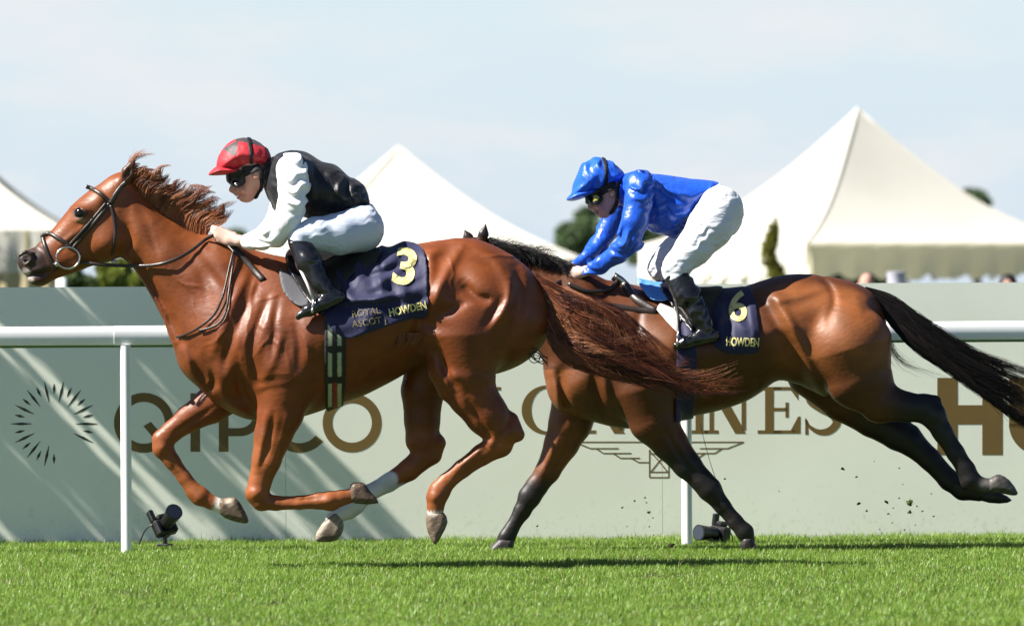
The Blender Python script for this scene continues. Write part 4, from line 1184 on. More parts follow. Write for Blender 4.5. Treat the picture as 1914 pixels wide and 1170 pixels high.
# legs: far ones
fb.chain([(1085, 60, 725, 52), (1066, 58, 790, 40), (1050, 58, 828, 32), (1024, 58, 880, 22.5), (1002, 58, 910, 20), (990, 58, 928, 20.5), (976, 58, 955, 15.5), (955, 58, 990, 13), (948, 58, 1003, 15), (938, 58, 1016, 13)], 6, .82)
fb.chain([(1530, 60, 690, 62), (1575, 60, 745, 42), (1630, 60, 783, 33), (1680, 60, 812, 30), (1700, 60, 824, 26), (1738, 60, 858, 20.5), (1774, 60, 897, 19), (1800, 60, 914, 20), (1830, 60, 924, 13)], 6, .82)
fb.chain([(1695, 60, 805, 18), (1706, 60, 806, 12)], 5, .8)
# near ones
fb.chain([(1205, -66, 725, 64), (1222, -64, 785, 46), (1252, -62, 828, 33), (1284, -60, 868, 26), (1312, -60, 898, 21), (1326, -60, 914, 22), (1350, -60, 945, 15), (1374, -60, 974, 14), (1392, -60, 994, 16), (1398, -60, 1008, 13)], 6, .82, k0=16)
fb.chain([(1590, -64, 650, 80), (1606, -62, 705, 62), (1645, -60, 750, 40), (1690, -60, 760, 28), (1728, -60, 764, 26), (1744, -60, 776, 24), (1762, -60, 808, 18.5), (1786, -60, 846, 16.5), (1806, -60, 878, 17), (1814, -60, 897, 18.5), (1834, -60, 907, 13.5), (1850, -60, 907, 14)], 6, .82, k0=16)
fb.chain([(1730, -60, 755, 18), (1748, -60, 750, 12)], 6, .7)
K = dict(l0=20)
fb.stroke([(1078, 790), (1052, 850), (1028, 895)], 6, -5, **K); fb.stroke([(1050, 800), (1028, 850), (1006, 895)], 6, 3, **K); fb.stroke([(990, 945), (968, 985)], 4, -3, **K)
K = dict(l1=-20)
fb.stroke([(1240, 800), (1270, 850), (1300, 892)], 6, -4, **K); fb.stroke([(1335, 935), (1372, 980)], 4, -3, **K)
BY = np.array([.078, .0230, .0066]); BY_LIT = np.array([.215, .070, .019]); BKP = (.010, .0075, .0075)
def bay_col(V):
    x, l, y = V.T
    n = np.sin(x * .02 + 1.2 * np.sin(y * .018)) * np.sin(y * .027 + l * .02)
    c = BY[None] * (1 + .12 * n[:, None])
    c = blend(c, BY_LIT, .8 * sstep(1420, 1470, x) * sstep(735, 640, y) * sstep(-30, -60, l) + .5 * np.exp(-((x - 1230) / 60) ** 2 - ((y - 640) / 60) ** 2) + .6 * sstep(1110, 1050, x) * (y > 690))  # sunlit tan painted on the near quarter, shoulder and breast
    c = blend(c, BKP, sstep(858, 918, y - .25 * (x - 1010)) * (x < 1130) * (l > 10))
    c = blend(c, (.075, .066, .066), .0 * y)
    c = blend(c, BKP, sstep(800, 870, y) * (x > 1130) * (x < 1450))
    c = blend(c, BKP, sstep(1640, 1720, x + .2 * (y - 700)) * (y > 690))
    c = blend(c, BKP, .9 * sstep(1560, 1640, x) * (l > 10) * (y > 700))
    c = blend(c, (.22, .20, .19), .7 * np.exp(-((x - 1842) / 12) ** 2 - ((y - 906) / 10) ** 2) * (l < 0))
    c = blend(c, BKP, .9 * sstep(450, 440, y) * (x < 920))
    return np.clip(c, .004, .9)
bay_horse = FB.mesh('horse', fb, M_bay, None, bay_col, relax=1, origin=at(1400, 1032, 31.9) * [1, 1, 0])
tag(bay_horse, 'dark bay horse with black legs and black tail galloping second, behind the chestnut', 'horse')
HB = (.022, .018, .017)
hoof(FB, 'hoof', [(932, 1006), (948, 1004), (962, 1009), (954, 1034), (930, 1036), (906, 1035)], 58, bay_horse, 16, 15, (.035, .03, .032))
hoof(FB, 'hoof', [(1386, 1006), (1398, 1001), (1408, 1003), (1412, 1030), (1386, 1029)], -60, bay_horse, 15, 14, HB)
hoof(FB, 'hoof', [(1846, 897), (1856, 890), (1868, 886), (1887, 897), (1903, 921), (1893, 926), (1874, 922), (1848, 919)], -60, bay_horse, 17, 13, (.045, .042, .038), ((1858, 902), 14, (.13, .115, .10)))
hoof(FB, 'hoof', [(1828, 914), (1844, 912), (1870, 920), (1892, 935), (1868, 941), (1832, 935)], 60, bay_horse, 16, 14, HB)
for sg in (-1, 1):
    ball('eye', FB.w([846, sg * (abs(fb.near(846, 515)) - 5), 515]), 9 / FB.s, M_eye, bay_horse)
HBK = [(.006, .005, .005), (.009, .007, .0065), (.005, .0045, .005), (.014, .009, .008)]
mg = []
for (rx, ry, tx, ty) in [(902, 458, 930, 452), (930, 468, 965, 462), (960, 476, 1002, 468), (985, 482, 1026, 478), (1010, 488, 1048, 486), (1036, 494, 1066, 496), (1062, 502, 1090, 512), (1090, 516, 1112, 530)]:
    mg.append([(rx, -2, ry + 6), (rx + 8, -10, ry - 6), (rx + (tx - rx) * .6, -26, ty - 2), (tx, -30, ty + 14), (tx + 6, -32, ty + 30)])
hair(FB, 'mane', mg, 2200, 14, M_hair_b, bay_horse, HBK, (.0014, .0026), 1.8, 5., 13, clump=30)
hair(FB, 'mane_wisps', [[(905, 0, 458), (912, -4, 448), (925, -6, 444), (940, -6, 446)], [(960, 0, 476), (968, -4, 462), (985, -6, 458), (1002, -6, 462)], [(1020, 0, 490), (1028, -6, 474), (1040, -8, 470), (1058, -8, 476)]], 120, 12, M_hair_b, bay_horse, HBK, (.001, .0018), 2., 5., 14, clump=9)
tg = [
    [(1618, -4, 538), (1670, -6, 556), (1730, -8, 600), (1790, -10, 640), (1850, -10, 668), (1915, -8, 690), (1990, -6, 716)],
    [(1626, -8, 548), (1680, -14, 580), (1740, -18, 632), (1800, -20, 672), (1860, -20, 705), (1920, -18, 735), (1990, -14, 770)],
    [(1634, -10, 558), (1680, -18, 602), (1735, -24, 650), (1795, -26, 694), (1850, -26, 736), (1905, -22, 772), (1960, -18, 800)],
    [(1642, -8, 572), (1672, -16, 614), (1718, -22, 656), (1778, -24, 696), (1840, -22, 742), (1890, -18, 780), (1934, -14, 806)],
]
hair(FB, 'tail', tg, 4000, 20, M_hair_b, bay_horse, HBK, (.0012, .0026), 2.2, 9., 15, clump=50, tip=.4, ragged=.3)
hair(FB, 'tail_wisps', [[(1652, -8, 600), (1662, -14, 640), (1685, -18, 672), (1740, -18, 700)], [(1656, -8, 610), (1668, -14, 655), (1705, -18, 690), (1775, -18, 712)]], 60, 14, M_hair_b, bay_horse, HBK, (.0008, .0014), 3., 8., 16, clump=6)
# ------------------------------------------------------------------ riders
M_skin = mat('skin', attr='Col', rough=.48, spec=.35, bump=.06, bump_scale=200., var=.05, var_scale=30.)
def silk(name, color=None, rough=.3, bump=.45, attr=None, coat=.15):
    return mat(name, color or (0, 0, 0), rough, .5, attr=attr, bump=bump, bump_scale=36., bump_dist=.016, sheen=.05, coat=coat, detail=4., stretch=(1, 1, .7))
M_vest = silk('black satin', (.004, .004, .007), .5, coat=0.)
M_sleeve = silk('white satin', (.80, .80, .82), .45, .2, coat=0)
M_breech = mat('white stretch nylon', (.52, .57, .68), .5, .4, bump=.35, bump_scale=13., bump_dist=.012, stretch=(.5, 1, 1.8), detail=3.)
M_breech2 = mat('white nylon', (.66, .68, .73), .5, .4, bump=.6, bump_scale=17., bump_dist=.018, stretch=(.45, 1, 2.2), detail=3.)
M_boot = mat('black polished leather', (.008, .008, .010), .22, .5, coat=.3, bump=.25, bump_scale=35., bump_dist=.008)
M_cap = silk('cap silk', attr='Col', rough=.58, bump=.3, coat=0.)
M_blue = silk('royal blue satin', (.008, .075, .50), .34, .35, coat=.1)
M_bluecap = silk('royal blue cap silk', (.010, .095, .56), .36, .3, coat=.1)
M_gog = mat('black goggles', (.006, .006, .007), .22, .3)
M_lensy = mat('amber goggle lens', (.32, .28, .02), .12, .5, coat=1.)
M_strap = mat('black strap', (.012, .012, .014), .6, .3)
M_navy = mat('navy cloth', (.013, .014, .052), .62, .3, bump=.2, bump_scale=60., sheen=.12, bump_dist=.005)
M_yell = mat('pale yellow print', (.62, .56, .24), .6, .3)
M_dim = mat('dull gold print', (.20, .17, .085), .6, .3)
M_sad = mat('black saddle leather', (.010, .009, .010), .28, .5, bump=.2, bump_scale=60.)
M_flap = mat('grey rubber pad', (.085, .085, .095), .6, .3, bump=.1, bump_scale=120.)
M_white_pad = mat('pale grey pad', (.52, .50, .48), .6, .3, bump=.1, bump_scale=120.)
M_sky = mat('light blue pad', (.10, .27, .68), .5, .4, bump=.15, bump_scale=50.)

def like(f):
    g = Field.__new__(Field); g.h = f.h; g.ax = f.ax; g.o = f.o
    g.F = np.full(f.F.shape, 60., np.float32); return g

def hand(f, wrist, palm, knuck, sg, fdir, thumb=True, r=4.6):
    """wrist, palm, knuckle-row centre (px, lat, py); fingers curl inward (lat * -sg) around the rein"""
    w, p, k = (np.array(a, float) for a in (wrist, palm, knuck))
    f.cone(w, p, 10, 9.5, 4, .75); f.cone(p, k, 9.5, 9.5, 5, .7)
    ax = np.array(fdir, float); ax /= np.linalg.norm(ax)            # along the row of knuckles, index first
    fw = (k - p) / np.linalg.norm(k - p); inn = np.array([0, -sg, 0.])
    for i in range(4):
        c = k + ax * (i - 1.5) * 7.0 + fw * (3.5, 5.5, 4.5, 2.)[i]
        ln = (10.5, 12, 11, 8.5)[i]; rr = r * (1, 1.03, .98, .86)[i]
        a = c; b = a + fw * ln * .5 + inn * ln * .55; d = b + inn * ln * .62 - fw * ln * .35; e = d - fw * ln * .62 + inn * ln * .02
        f.cone(p + ax * (i - 1.5) * 4.5, a, rr * 1.1, rr * 1.08, 3); f.cone(a, b, rr * 1.06, rr * .98, 1.6); f.cone(b, d, rr * .98, rr * .9, 1.2); f.cone(d, e, rr * .9, rr * .8, 1.2)
    t0 = w * .35 + p * .65 - ax * 8 + inn * 3; t1 = p * .3 + k * .7 - ax * 13 + inn * 7; t2 = k - ax * 12 + fw * 9 + inn * 12
    f.cone(w * .6 + p * .4, t0, 8, 6.4, 4); f.cone(t0, t1, 6, 5.1, 2.5); f.cone(t1, t2, 5.1, 4.2, 1.5)

def head(f, off, sc=1., jaw=0.):
    """a face looking left and down; off maps the chestnut rider's head pixels to this one's"""
    ox, oy = off
    q = lambda pts: [((x - 458) * sc + ox, (y - 318) * sc + oy) for x, y in pts]
    A = lambda x, y: ((x - 458) * sc + ox, (y - 318) * sc + oy)
    f.inflate(q([(432, 316), (431, 330), (434, 342), (437, 352), (436, 360), (441, 366), (446, 370), (449, 376), (458, 379), (468, 378), (478, 369), (486, 352), (494, 334), (500, 310), (494, 285), (470, 270), (442, 284)]), 0,
              [(*A(440, 345), 21 * sc), (*A(440, 366), 15 * sc), (*A(460, 374), 17 * sc), (*A(470, 345), 29 * sc), (*A(470, 300), 33 * sc), (*A(495, 310), 30 * sc)], 30 * sc, k=0, n=3, blur=2)
    for a, b, r0, r1 in [((438, 336), (433, 355), 3.6, 4.8), ((433, 355), (440, 360), 4.8, 3.8)]:
        f.cone((A(*a)[0], 0, A(*a)[1]), (A(*b)[0], 0, A(*b)[1]), r0 * sc, r1 * sc, 3)
    for sg in (-1, 1):
        f.cone((A(438.5, 359)[0], sg * 3.6 * sc, A(438.5, 359)[1]), (A(440, 357)[0], sg * 4 * sc, A(440, 357)[1]), 3 * sc, 2.6 * sc, 2)
        f.ell((*A(441, 344)[:1], sg * 13 * sc, A(441, 344)[1]), (7 * sc, 8 * sc, 5 * sc), 20, 4, 'carve')                      # eye sockets
        f.ell((A(446, 344)[0], sg * 13 * sc, A(446, 344)[1]), (5 * sc, 5 * sc, 4 * sc), 0, 2)
        f.ell((A(452, 356)[0], sg * 19 * sc, A(452, 356)[1]), (10 * sc, 8 * sc, 6 * sc), 40, 6)                                # cheek bones
        f.ell((A(481, 325)[0], sg * 31 * sc, A(481, 325)[1]), (7.5 * sc, 4 * sc, 11 * sc), 25, 2)                              # ears
        f.ell((A(479.5, 325)[0], sg * 35 * sc, A(479.5, 325)[1]), (3.6 * sc, 2.5 * sc, 6.5 * sc), 25, 2, 'carve')
    f.cone((A(442, 365)[0], -9 * sc, A(442, 365)[1]), (A(442, 365)[0], 9 * sc, A(442, 365)[1]), 2.6 * sc, 2.6 * sc, 2.5)        # lips
    f.cone((A(445, 370)[0], -8 * sc, A(445, 370)[1]), (A(445, 370)[0], 8 * sc, A(445, 370)[1]), 2.8 * sc, 2.8 * sc, 2.5)
    f.stroke([A(440, 368), A(448, 366), A(455, 366)], 1.6 * sc, -1.8 * sc)
    f.cone((A(488, 330)[0], 0, A(488, 330)[1]), (A(520, 318)[0], 0, A(520, 318)[1]), 23 * sc, 27 * sc, 8)                       # neck
    return A

def rider(fig, Y0, box, h, torso, torsoW, torsoR, arms, hands, pelvis, pelvisW, thighs, legs, feet, head_at, hsc, cap, cap_peak, name_label, colors, strap, chin, vest_folds, breech_wr, goggle):
    f0 = Field(*box, h)
    root = None
    T, A1, A2, LG_, BT = like(f0), like(f0), like(f0), like(f0), like(f0)
    T.inflate(torso, 0, torsoW, torsoR, k=0, n=4, blur=4)
    for (x, l, y, r) in (arms[0][0], arms[1][0]): T.ell((x + 3, l * .86, y), (r * .98, r * .92, r * .98), 0, 12)
    A1.chain(arms[0], 6, .92); A2.chain(arms[1], 6, .92)
    LG_.inflate(pelvis, 0, pelvisW, 38, k=0, n=4, blur=3)
    for sg in (-1, 1):
        if sg in (-1,): th = thighs[0]; lg = legs[0]; ft = feet[0]
        else: th = thighs[1]; lg = legs[1]; ft = feet[1]
        LG_.chain(th, 10, .95)
        BT.chain(lg, 7, .92); BT.chain(ft, 6, .85)
        LG_.cone(th[-1][:3], lg[0][:3], th[-1][3], lg[0][3] * .9, 6)
    B = like(f0)
    AH = head(B, head_at, hsc)
    for g in (T, A1, A2, LG_, BT):
        h_ = np.clip(.5 + .5 * (B.F - (g.F + 8.5)) / 5, 0, 1)
        B.F = B.F * (1 - h_) + (g.F + 8.5) * h_ - 5 * h_ * (1 - h_)
    for hd in hands: hand(B, *hd)
    hx, hy = AH(462, 366); 
    def skin_col(V):
        x, l, y = V.T
        c = np.tile(np.array([.52, .27, .20]), (len(V), 1))
        c = blend(c, (.62, .40, .33), sstep(head_at[1] + 70 * hsc, head_at[1] + 110 * hsc, y))
        c = blend(c, (.50, .19, .15), .6 * np.exp(-(((x - AH(452, 358)[0]) / 9) ** 2 + ((y - AH(452, 358)[1]) / 8) ** 2)))
        c = blend(c, (.40, .13, .11), .7 * np.exp(-(((x - AH(443, 368)[0]) / 6) ** 2 + ((y - AH(443, 368)[1]) / 4) ** 2)))
        c = blend(c, (.50, .20, .16), .5 * np.exp(-(((x - AH(435, 357)[0]) / 5) ** 2 + ((y - AH(435, 357)[1]) / 5) ** 2)))
        hair_ = sstep(AH(486, 0)[0], AH(490, 0)[0], x) * sstep(AH(0, 345)[1], AH(0, 335)[1], y) * (x < AH(506, 0)[0]) * (y > AH(0, 290)[1])
        return blend(c, (.05, .03, .02), hair_ * .9)
    body = fig.mesh('person', B, M_skin, None, skin_col, relax=2, origin=at(thighs[0][0][0], thighs[0][0][2], fig.Y))
    tag(body, name_label, 'person')
    return body, T, A1, A2, LG_, BT, AH, like(f0)

def sw(ch): return [(x, l, y, r) for x, y, l, r in ch]
def mir(ch, dx=0, dy=0, k=1.): return [(x + dx, -l * k, y + dy, r) for x, l, y, r in ch]

# ======================================================================= rider on the chestnut
torso1 = [(508, 299), (520, 287), (546, 281), (574, 285), (602, 302), (626, 308), (651, 328), (672, 339), (686, 357), (692, 379), (676, 394), (642, 405), (600, 408), (562, 406), (528, 402), (510, 392), (502, 372), (493, 350), (499, 320)]
arm1 = sw([(546, 317, -68, 31), (549, 345, -86, 29), (545, 385, -96, 26), (536, 414, -98, 25), (515, 436, -88, 24), (490, 449, -68, 19), (468, 452, -54, 14.5), (462, 452, -51, 13)])
arm1f = mir(sw([(546, 317, -68, 31), (540, 345, -86, 28), (530, 385, -94, 25), (520, 414, -94, 23), (500, 438, -84, 21), (480, 448, -64, 17), (462, 450, -50, 13)]))
thigh1 = sw([(674, 428, -40, 44), (632, 438, -70, 37.5), (590, 438, -88, 31), (562, 444, -98, 24)])
leg1 = sw([(560, 452, -100, 22), (577, 490, -112, 24), (598, 530, -122, 18), (616, 548, -126, 15)])
foot1 = sw([(632, 556, -128, 13), (606, 566, -132, 13.5), (578, 580, -134, 11), (558, 591, -135, 6.5)])
J1 = rider(FC, 30., (384, 722, -160, 160, 250, 604), 1.6, torso1, [(545, 310, 84), (520, 340, 72), (600, 350, 70), (670, 370, 60)], 52, (arm1, arm1f),
           [((458, -49, 452), (428, -42, 449), (408, -38, 440), -1, (.18, 0, 1)), ((458, 49, 450), (428, 42, 447), (408, 38, 438), 1, (.18, 0, 1))],
           [(640, 398), (672, 389), (692, 380), (706, 398), (714, 425), (712, 449), (699, 466), (670, 472), (640, 455)], 70, (thigh1, mir(thigh1)), (leg1, mir(leg1)), (foot1, mir(foot1)),
           (458, 318), 1., None, None, 'jockey in red cap, black waistcoat and white sleeves crouched on the chestnut horse', None, None, None, None, None, None)
body1, T, A1, A2, LG_, BT, AH, G0 = J1
Wv = wrinkle(2.2, 20, 22, 3)
def addw(f, fn):
    X, L, Y = f.ax[0][:, None, None], f.ax[1][None, :, None], f.ax[2][None, None, :]
    f.F = f.F + fn(X, L, Y).astype(np.float32); return f
for pts, w, a in [([(640, 335), (632, 355), (640, 372)], 6, 4), ([(652, 340), (650, 362), (660, 378)], 5, -4), ([(560, 300), (580, 330), (585, 370), (578, 398)], 8, 4), ([(600, 320), (620, 350), (622, 390)], 9, -4), ([(600, 398), (640, 394), (680, 378)], 4, 3)]: T.stroke(pts, w, a)
FC.mesh('waistcoat', addw(addw(T, Wv), wrinkle(1.4, 110, 12, 4)), M_vest, body1)
def sleeve_cuts(f): return f
FC.mesh('sleeve', addw(A1, wrinkle(4.4, 70, 14, 5)), M_sleeve, body1)
FC.mesh('sleeve', addw(A2, wrinkle(3.0, 70, 17, 6)), M_sleeve, body1)
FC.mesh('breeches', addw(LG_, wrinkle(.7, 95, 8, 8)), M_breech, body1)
def boots(fig, BT, body, hs):
    for sg in (-1, 1):
        g = like(BT); Lx_ = BT.ax[1][None, :, None]
        g.F = np.maximum(BT.F, sg * -Lx_ + 10).astype(np.float32)
        b = fig.mesh('boot', g, M_boot, body)
    return b
boots(FC, addw(BT, wrinkle(1.6, 75, 15, 9)), body1, 0)
# cap
cp = like(G0)
cap1 = [(406, 318), (405, 303), (410, 290), (421, 273), (436, 262), (452, 258), (468, 259), (488, 268), (501, 281), (506, 296), (503, 308), (494, 315), (480, 318), (462, 320), (440, 322), (418, 324)]
cp.inflate(cap1, 0, 44, 42, k=0, n=4, blur=2)
cp.stroke([(412, 312), (440, 311), (480, 306), (502, 300)], 3, -1.5)
addw(cp, wrinkle(1.6, 10, 12, 12))
def cap_col(V):
    x, l, y = V.T
    c = np.tile(np.array([.42, .010, .020]), (len(V), 1))
    # black diamonds of the quartered cap
    def tri(p, q, r):
        f = lambda a, b: (b[0] - a[0]) * (y - a[1]) - (b[1] - a[1]) * (x - a[0])
        d = np.stack([f(p, q), f(q, r), f(r, p)]); return (d > 0).all(0) | (d < 0).all(0)
    k = tri((416, 279), (447, 260), (440, 293)) | (y < 264 + .22 * (x - 446)) & (x > 440) & (x < 500) | tri((486, 312), (508, 290), (508, 318))
    c[k] = [.045, .03, .034]
    return c
hel = FC.mesh('helmet', cp, M_cap, body1, cap_col)
pk = like(G0); pk.inflate([(389, 327), (396, 318), (409, 310), (440, 312), (452, 320), (440, 325), (414, 328), (398, 328.5)], 0, 36, 12, k=0, n=3, blur=0)
FC.mesh('peak', pk, M_cap, hel, lambda V: np.tile(np.array([.42, .010, .020]), (len(V), 1)))
FC.mesh('strap', shell(cp, [(461, 257), (469, 257), (473, 285), (473, 320), (466, 320), (466, 285)], 1.8, 3, n=2), M_strap, hel)
hd = like(G0); head(hd, (458, 318), 1.)
gg = shell(hd, [(412, 322), (452, 318), (458, 330), (458, 343), (447, 349), (434, 348), (424, 340), (414, 331)], 6.5, 4, n=3)
FC.mesh('goggles', gg, M_gog, body1)
for lr in (dict(l1=0), dict(l0=0)): FC.mesh('goggle_band', shell(hd, [(452, 312), (470, 310), (486, 306), (488, 318), (472, 324), (456, 331)], 3.2, 3, n=2, **lr), M_strap, body1)
FC.mesh('chin_strap', shell(hd, [(484, 318), (492, 318), (492, 350), (488, 366), (480, 372), (474, 372), (482, 360), (486, 346)], 3.0, 3, n=2), M_strap, body1)
FC.mesh('collar', shell(hd, [(494, 318), (508, 305), (516, 330), (512, 352), (497, 356), (492, 340)], 4, 3, n=2), M_vest, body1)
MBc = MB(); a0 = np.array([463., -51, 452.])
MBc.tube(FC.w([[464 + 1.5 * math.sin(w), -52 + 14 * math.cos(w), 452 + 14 * math.sin(w)] for w in np.linspace(0, 2 * math.pi, 25)]), .0035, 6, cap=False).make('cuff_band', M_strap, body1)

# ------------------------------------------------------------------ tack of the chestnut
def near_path(fld, pts, off=2., n=6):
    P = spline(np.asarray(pts, float), n) if len(pts) > 2 else np.asarray([np.array(pts[0]) * (1 - t) + np.array(pts[1]) * t for t in np.linspace(0, 1, 7)], float)
    L = np.array([fld.near(x, y, np.nan) for x, y in P])
    ok = ~np.isnan(L)
    if not ok.all() and ok.any(): L = np.interp(np.arange(len(L)), np.nonzero(ok)[0], L[ok])
    for _ in range(2): L = np.convolve(np.pad(L, 1, mode='edge'), [.25, .5, .25], 'valid')
    return np.stack([P[:, 0], L - off, P[:, 1]], 1)
def strap(fig, fld, pts, r, name, m, parent, off=2., flat=.45, both=False):
    q = near_path(fld, pts, off)
    for sg in ((1, -1) if both else (1,)):
        q2 = q * [1, sg, 1]; o = MB().tube(fig.w(q2), r / fig.s, 8, flat=((0, 1, 0), flat)).make(name, m, parent)
    return o
bridle = empty('bridle', at(160, 420, 30.0), 'dark leather racing bridle and reins on the chestnut horse\'s head', 'bridle')
strap(FC, fc, [(161, 349), (172, 353), (188, 363), (203, 376), (207, 380)], 4.0, 'browband', M_leather, bridle, both=True)
strap(FC, fc, [(207, 380), (216, 364), (226, 350), (236, 341)], 4.6, 'headpiece', M_leather, bridle, both=True)
strap(FC, fc, [(205, 380), (188, 402), (160, 436), (136, 464)], 3.4, 'cheekpiece', M_leather, bridle, both=True)
strap(FC, fc, [(198, 380), (180, 402), (152, 434), (128, 460)], 2.8, 'cheekpiece', M_leather, bridle, both=True)
strap(FC, fc, [(77, 442), (92, 437), (108, 445), (132, 460)], 4.0, 'noseband', M_leather, bridle, both=True)
strap(FC, fc, [(79, 440), (84, 458), (92, 482), (104, 506)], 4.4, 'noseband', M_leather, bridle, both=True)
strap(FC, fc, [(207, 384), (213, 410), (215, 440), (210, 476)], 3.0, 'throatlash', M_leather, bridle, both=True)
MB().box(FC.w([214, fc.near(214, 488) - 4, 489]), (.03, .012, .016), bev=.004).make('buckle', M_white_pad, bridle)
ringp = [[127 + 22 * math.cos(w), fc.near(127, 486) - 7 + 2 * math.cos(w), 482 + 20 * math.sin(w)] for w in np.linspace(0, 2 * math.pi, 37)]
for sg in (1, -1):
    rp = np.array(ringp); rp[:, 1] *= sg
    MB().tube(FC.w(rp), 2.0 / FC.s, 8, cap=False).make('bit_ring', M_steel, bridle)
    ball('bit_joint', FC.w([106, sg * (fc.near(106, 494) - 4), 494]), 5 / FC.s, M_steel, bridle, 12)
# reins: bit -> along the neck -> hands, with the loose loop hanging down to the breast
def free(pts, n=8): return spline(np.asarray(pts, float), n)
for sg in (1, -1):
    q = np.vstack([[[147, fc.near(147, 490) - 6, 490]], near_path(fc, [(190, 495), (240, 497), (285, 496), (320, 488), (355, 470), (385, 447)], 7), [[398, -42, 440]]]); q[:, 1] *= sg
    MB().tube(FC.w(q), 3.3 / FC.s, 8, flat=((0, 1, 0), .5)).make('rein', M_leather, bridle)
q = np.vstack([[[420, -44, 452]], near_path(fc, [(436, 470), (429, 500), (420, 540), (414, 560), (400, 588), (372, 612), (345, 626), (330, 630)], 6)])
MB().tube(FC.w(q), 2.3 / FC.s, 8, flat=((0, 1, 0), .5)).make('rein_end', M_leather, bridle)
q = np.vstack([[[424, -44, 452]], near_path(fc, [(440, 472), (434, 505), (428, 545), (424, 575), (414, 600), (395, 612), (372, 618)], 5)])
MB().tube(FC.w(q), 2.3 / FC.s, 8, flat=((0, 1, 0), .5)).make('rein_end', M_leather, bridle)
strap(FC, fc, [(436, 462), (450, 478), (470, 500), (492, 524)], 7, 'dark_breast_band', M_leather, bridle, off=2., flat=.3)  # forearm's shadow on the shoulder, modelled as a dark band

saddle = empty('saddle', at(600, 520, 30.0), 'small black racing saddle with grey pad and striped girth on the chestnut horse', 'saddle')
cloth1 = [(596, 484), (640, 474), (700, 464), (720, 455), (750, 450), (784, 458), (797, 486), (800, 540), (798, 592), (770, 596), (735, 606), (690, 622), (646, 633), (618, 616), (606, 590), (598, 540)]
cg = shell(fc, cloth1, 7, 4, n=3, wr=wrinkle(4.6, 35, 30, 21),
           folds=[([(628, 500), (640, 530), (662, 566)], 8, 8), ([(655, 562), (700, 559), (744, 552)], 7, 11), ([(640, 576), (690, 574), (746, 566)], 8, -9), ([(680, 520), (720, 508), (745, 498)], 6, -6), ([(670, 500), (720, 490), (745, 470)], 9, 5),
                  ([(690, 545), (720, 522), (748, 506)], 9, 5), ([(752, 512), (770, 505), (785, 490)], 7, -8), ([(740, 552), (770, 545), (796, 530)], 10, 5), ([(750, 570), (775, 562), (797, 556)], 5, -4), ([(700, 470), (708, 490), (716, 502)], 4, -3)],
           domes=[((690, 520), (50, 32), 6, 10)])
cloth = FC.mesh('saddle_cloth', cg, M_navy, None, relax=2)
tag(cloth, 'crumpled navy saddle cloth with a yellow number 3 on the chestnut horse', 'saddle cloth')
def cloth_text(fig, fld, body, size, c, ang, m, parent, name, bold=0., sx=1., spacing=1., warp=None, off=1.6):
    V, F = text_mesh(body, 1.0, bold, spacing, True)
    V = V * size * np.array([sx, 1]); a = math.radians(ang)
    X = c[0] + V[:, 0] * math.cos(a) + V[:, 1] * math.sin(a); Yp = c[1] + V[:, 0] * math.sin(a) - V[:, 1] * math.cos(a)
    if warp is not None: X, Yp = warp(X, Yp)
    Lz = np.array([fld.near(x, y, np.nan) for x, y in zip(X, Yp)])
    med = np.nanmedian(Lz); Lz = np.where(np.isnan(Lz), med, Lz)
    return build(name, fig.w(np.stack([X, Lz - off, Yp], 1)), F, m, parent, smooth=False)
cloth_text(FC, cg, '3', 92, (757, 502), 10, M_yell, cloth, 'number', .03, 1.05, off=2.2)
cloth_text(FC, cg, 'HOWDEN', 20, (762, 578), -12, M_yell, cloth, 'lettering', .03, .78, off=2.4)
cloth_text(FC, cg, 'ROYAL', 18, (684, 584), -8, M_dim, cloth, 'lettering', 0., .95, off=2.2)
cloth_text(FC, cg, 'ASCOT |', 18, (690, 602), -8, M_dim, cloth, 'lettering', 0., .95, off=2.2)
FC.mesh('seat', shell(fc, [(534, 474), (552, 462), (600, 470), (650, 474), (692, 472), (712, 462), (704, 492), (660, 512), (640, 540), (618, 566), (600, 590), (584, 572), (566, 550), (548, 520), (536, 496)], 13, 3, n=3, wr=wrinkle(1.2, 30, 24, 5)), M_sad, saddle)
FC.mesh('pad', shell(fc, [(522, 506), (530, 504), (552, 524), (580, 560), (566, 574), (545, 564), (530, 546), (524, 526)], 9, 3, n=2, l1=0), M_flap, saddle)
strap(FC, fc, [(540, 508), (556, 525), (572, 548)], 3.5, 'girth_strap', M_navy, saddle, off=12)
gir = shell(fc, [(606, 600), (646, 600), (646, 700), (641, 770), (611, 776), (607, 700)], 5, 4, n=1)
def gcol(V):
    x, l, y = V.T
    c = np.tile(np.array([.010, .010, .012]), (len(V), 1)); u = (x - 626)
    web = (np.abs(np.abs(u) - 9) < 3.6) & (np.sin(y * .11 + 2.) > -.75)
    c[web] = [.34, .36, .24]
    c[(np.abs(u) < 4) & (y > 715)] = [.25, .02, .015]
    return c
FC.mesh('girth', gir, mat('webbing', attr='Col', rough=.7), saddle, gcol)
for sg in (-1, 1):
    MB().tube(FC.w([(562, sg * 122, 505), (574, sg * 134, 530), (584, sg * 146, 556)]), 2.6 / FC.s, 8).make('stirrup_leather', M_white_pad if sg < 0 else M_strap, saddle)
    P = [(584 + 3 * math.sin(w), sg * (133 + 17 * math.cos(w)), 575 - 20 * math.sin(w)) for w in np.linspace(0, math.pi, 17)]
    MB().tube(FC.w(P + [(P[-1][0], P[-1][1], 584), (P[0][0], P[0][1], 584), P[0]]), 2.2 / FC.s, 8).make('stirrup', M_steel, saddle)

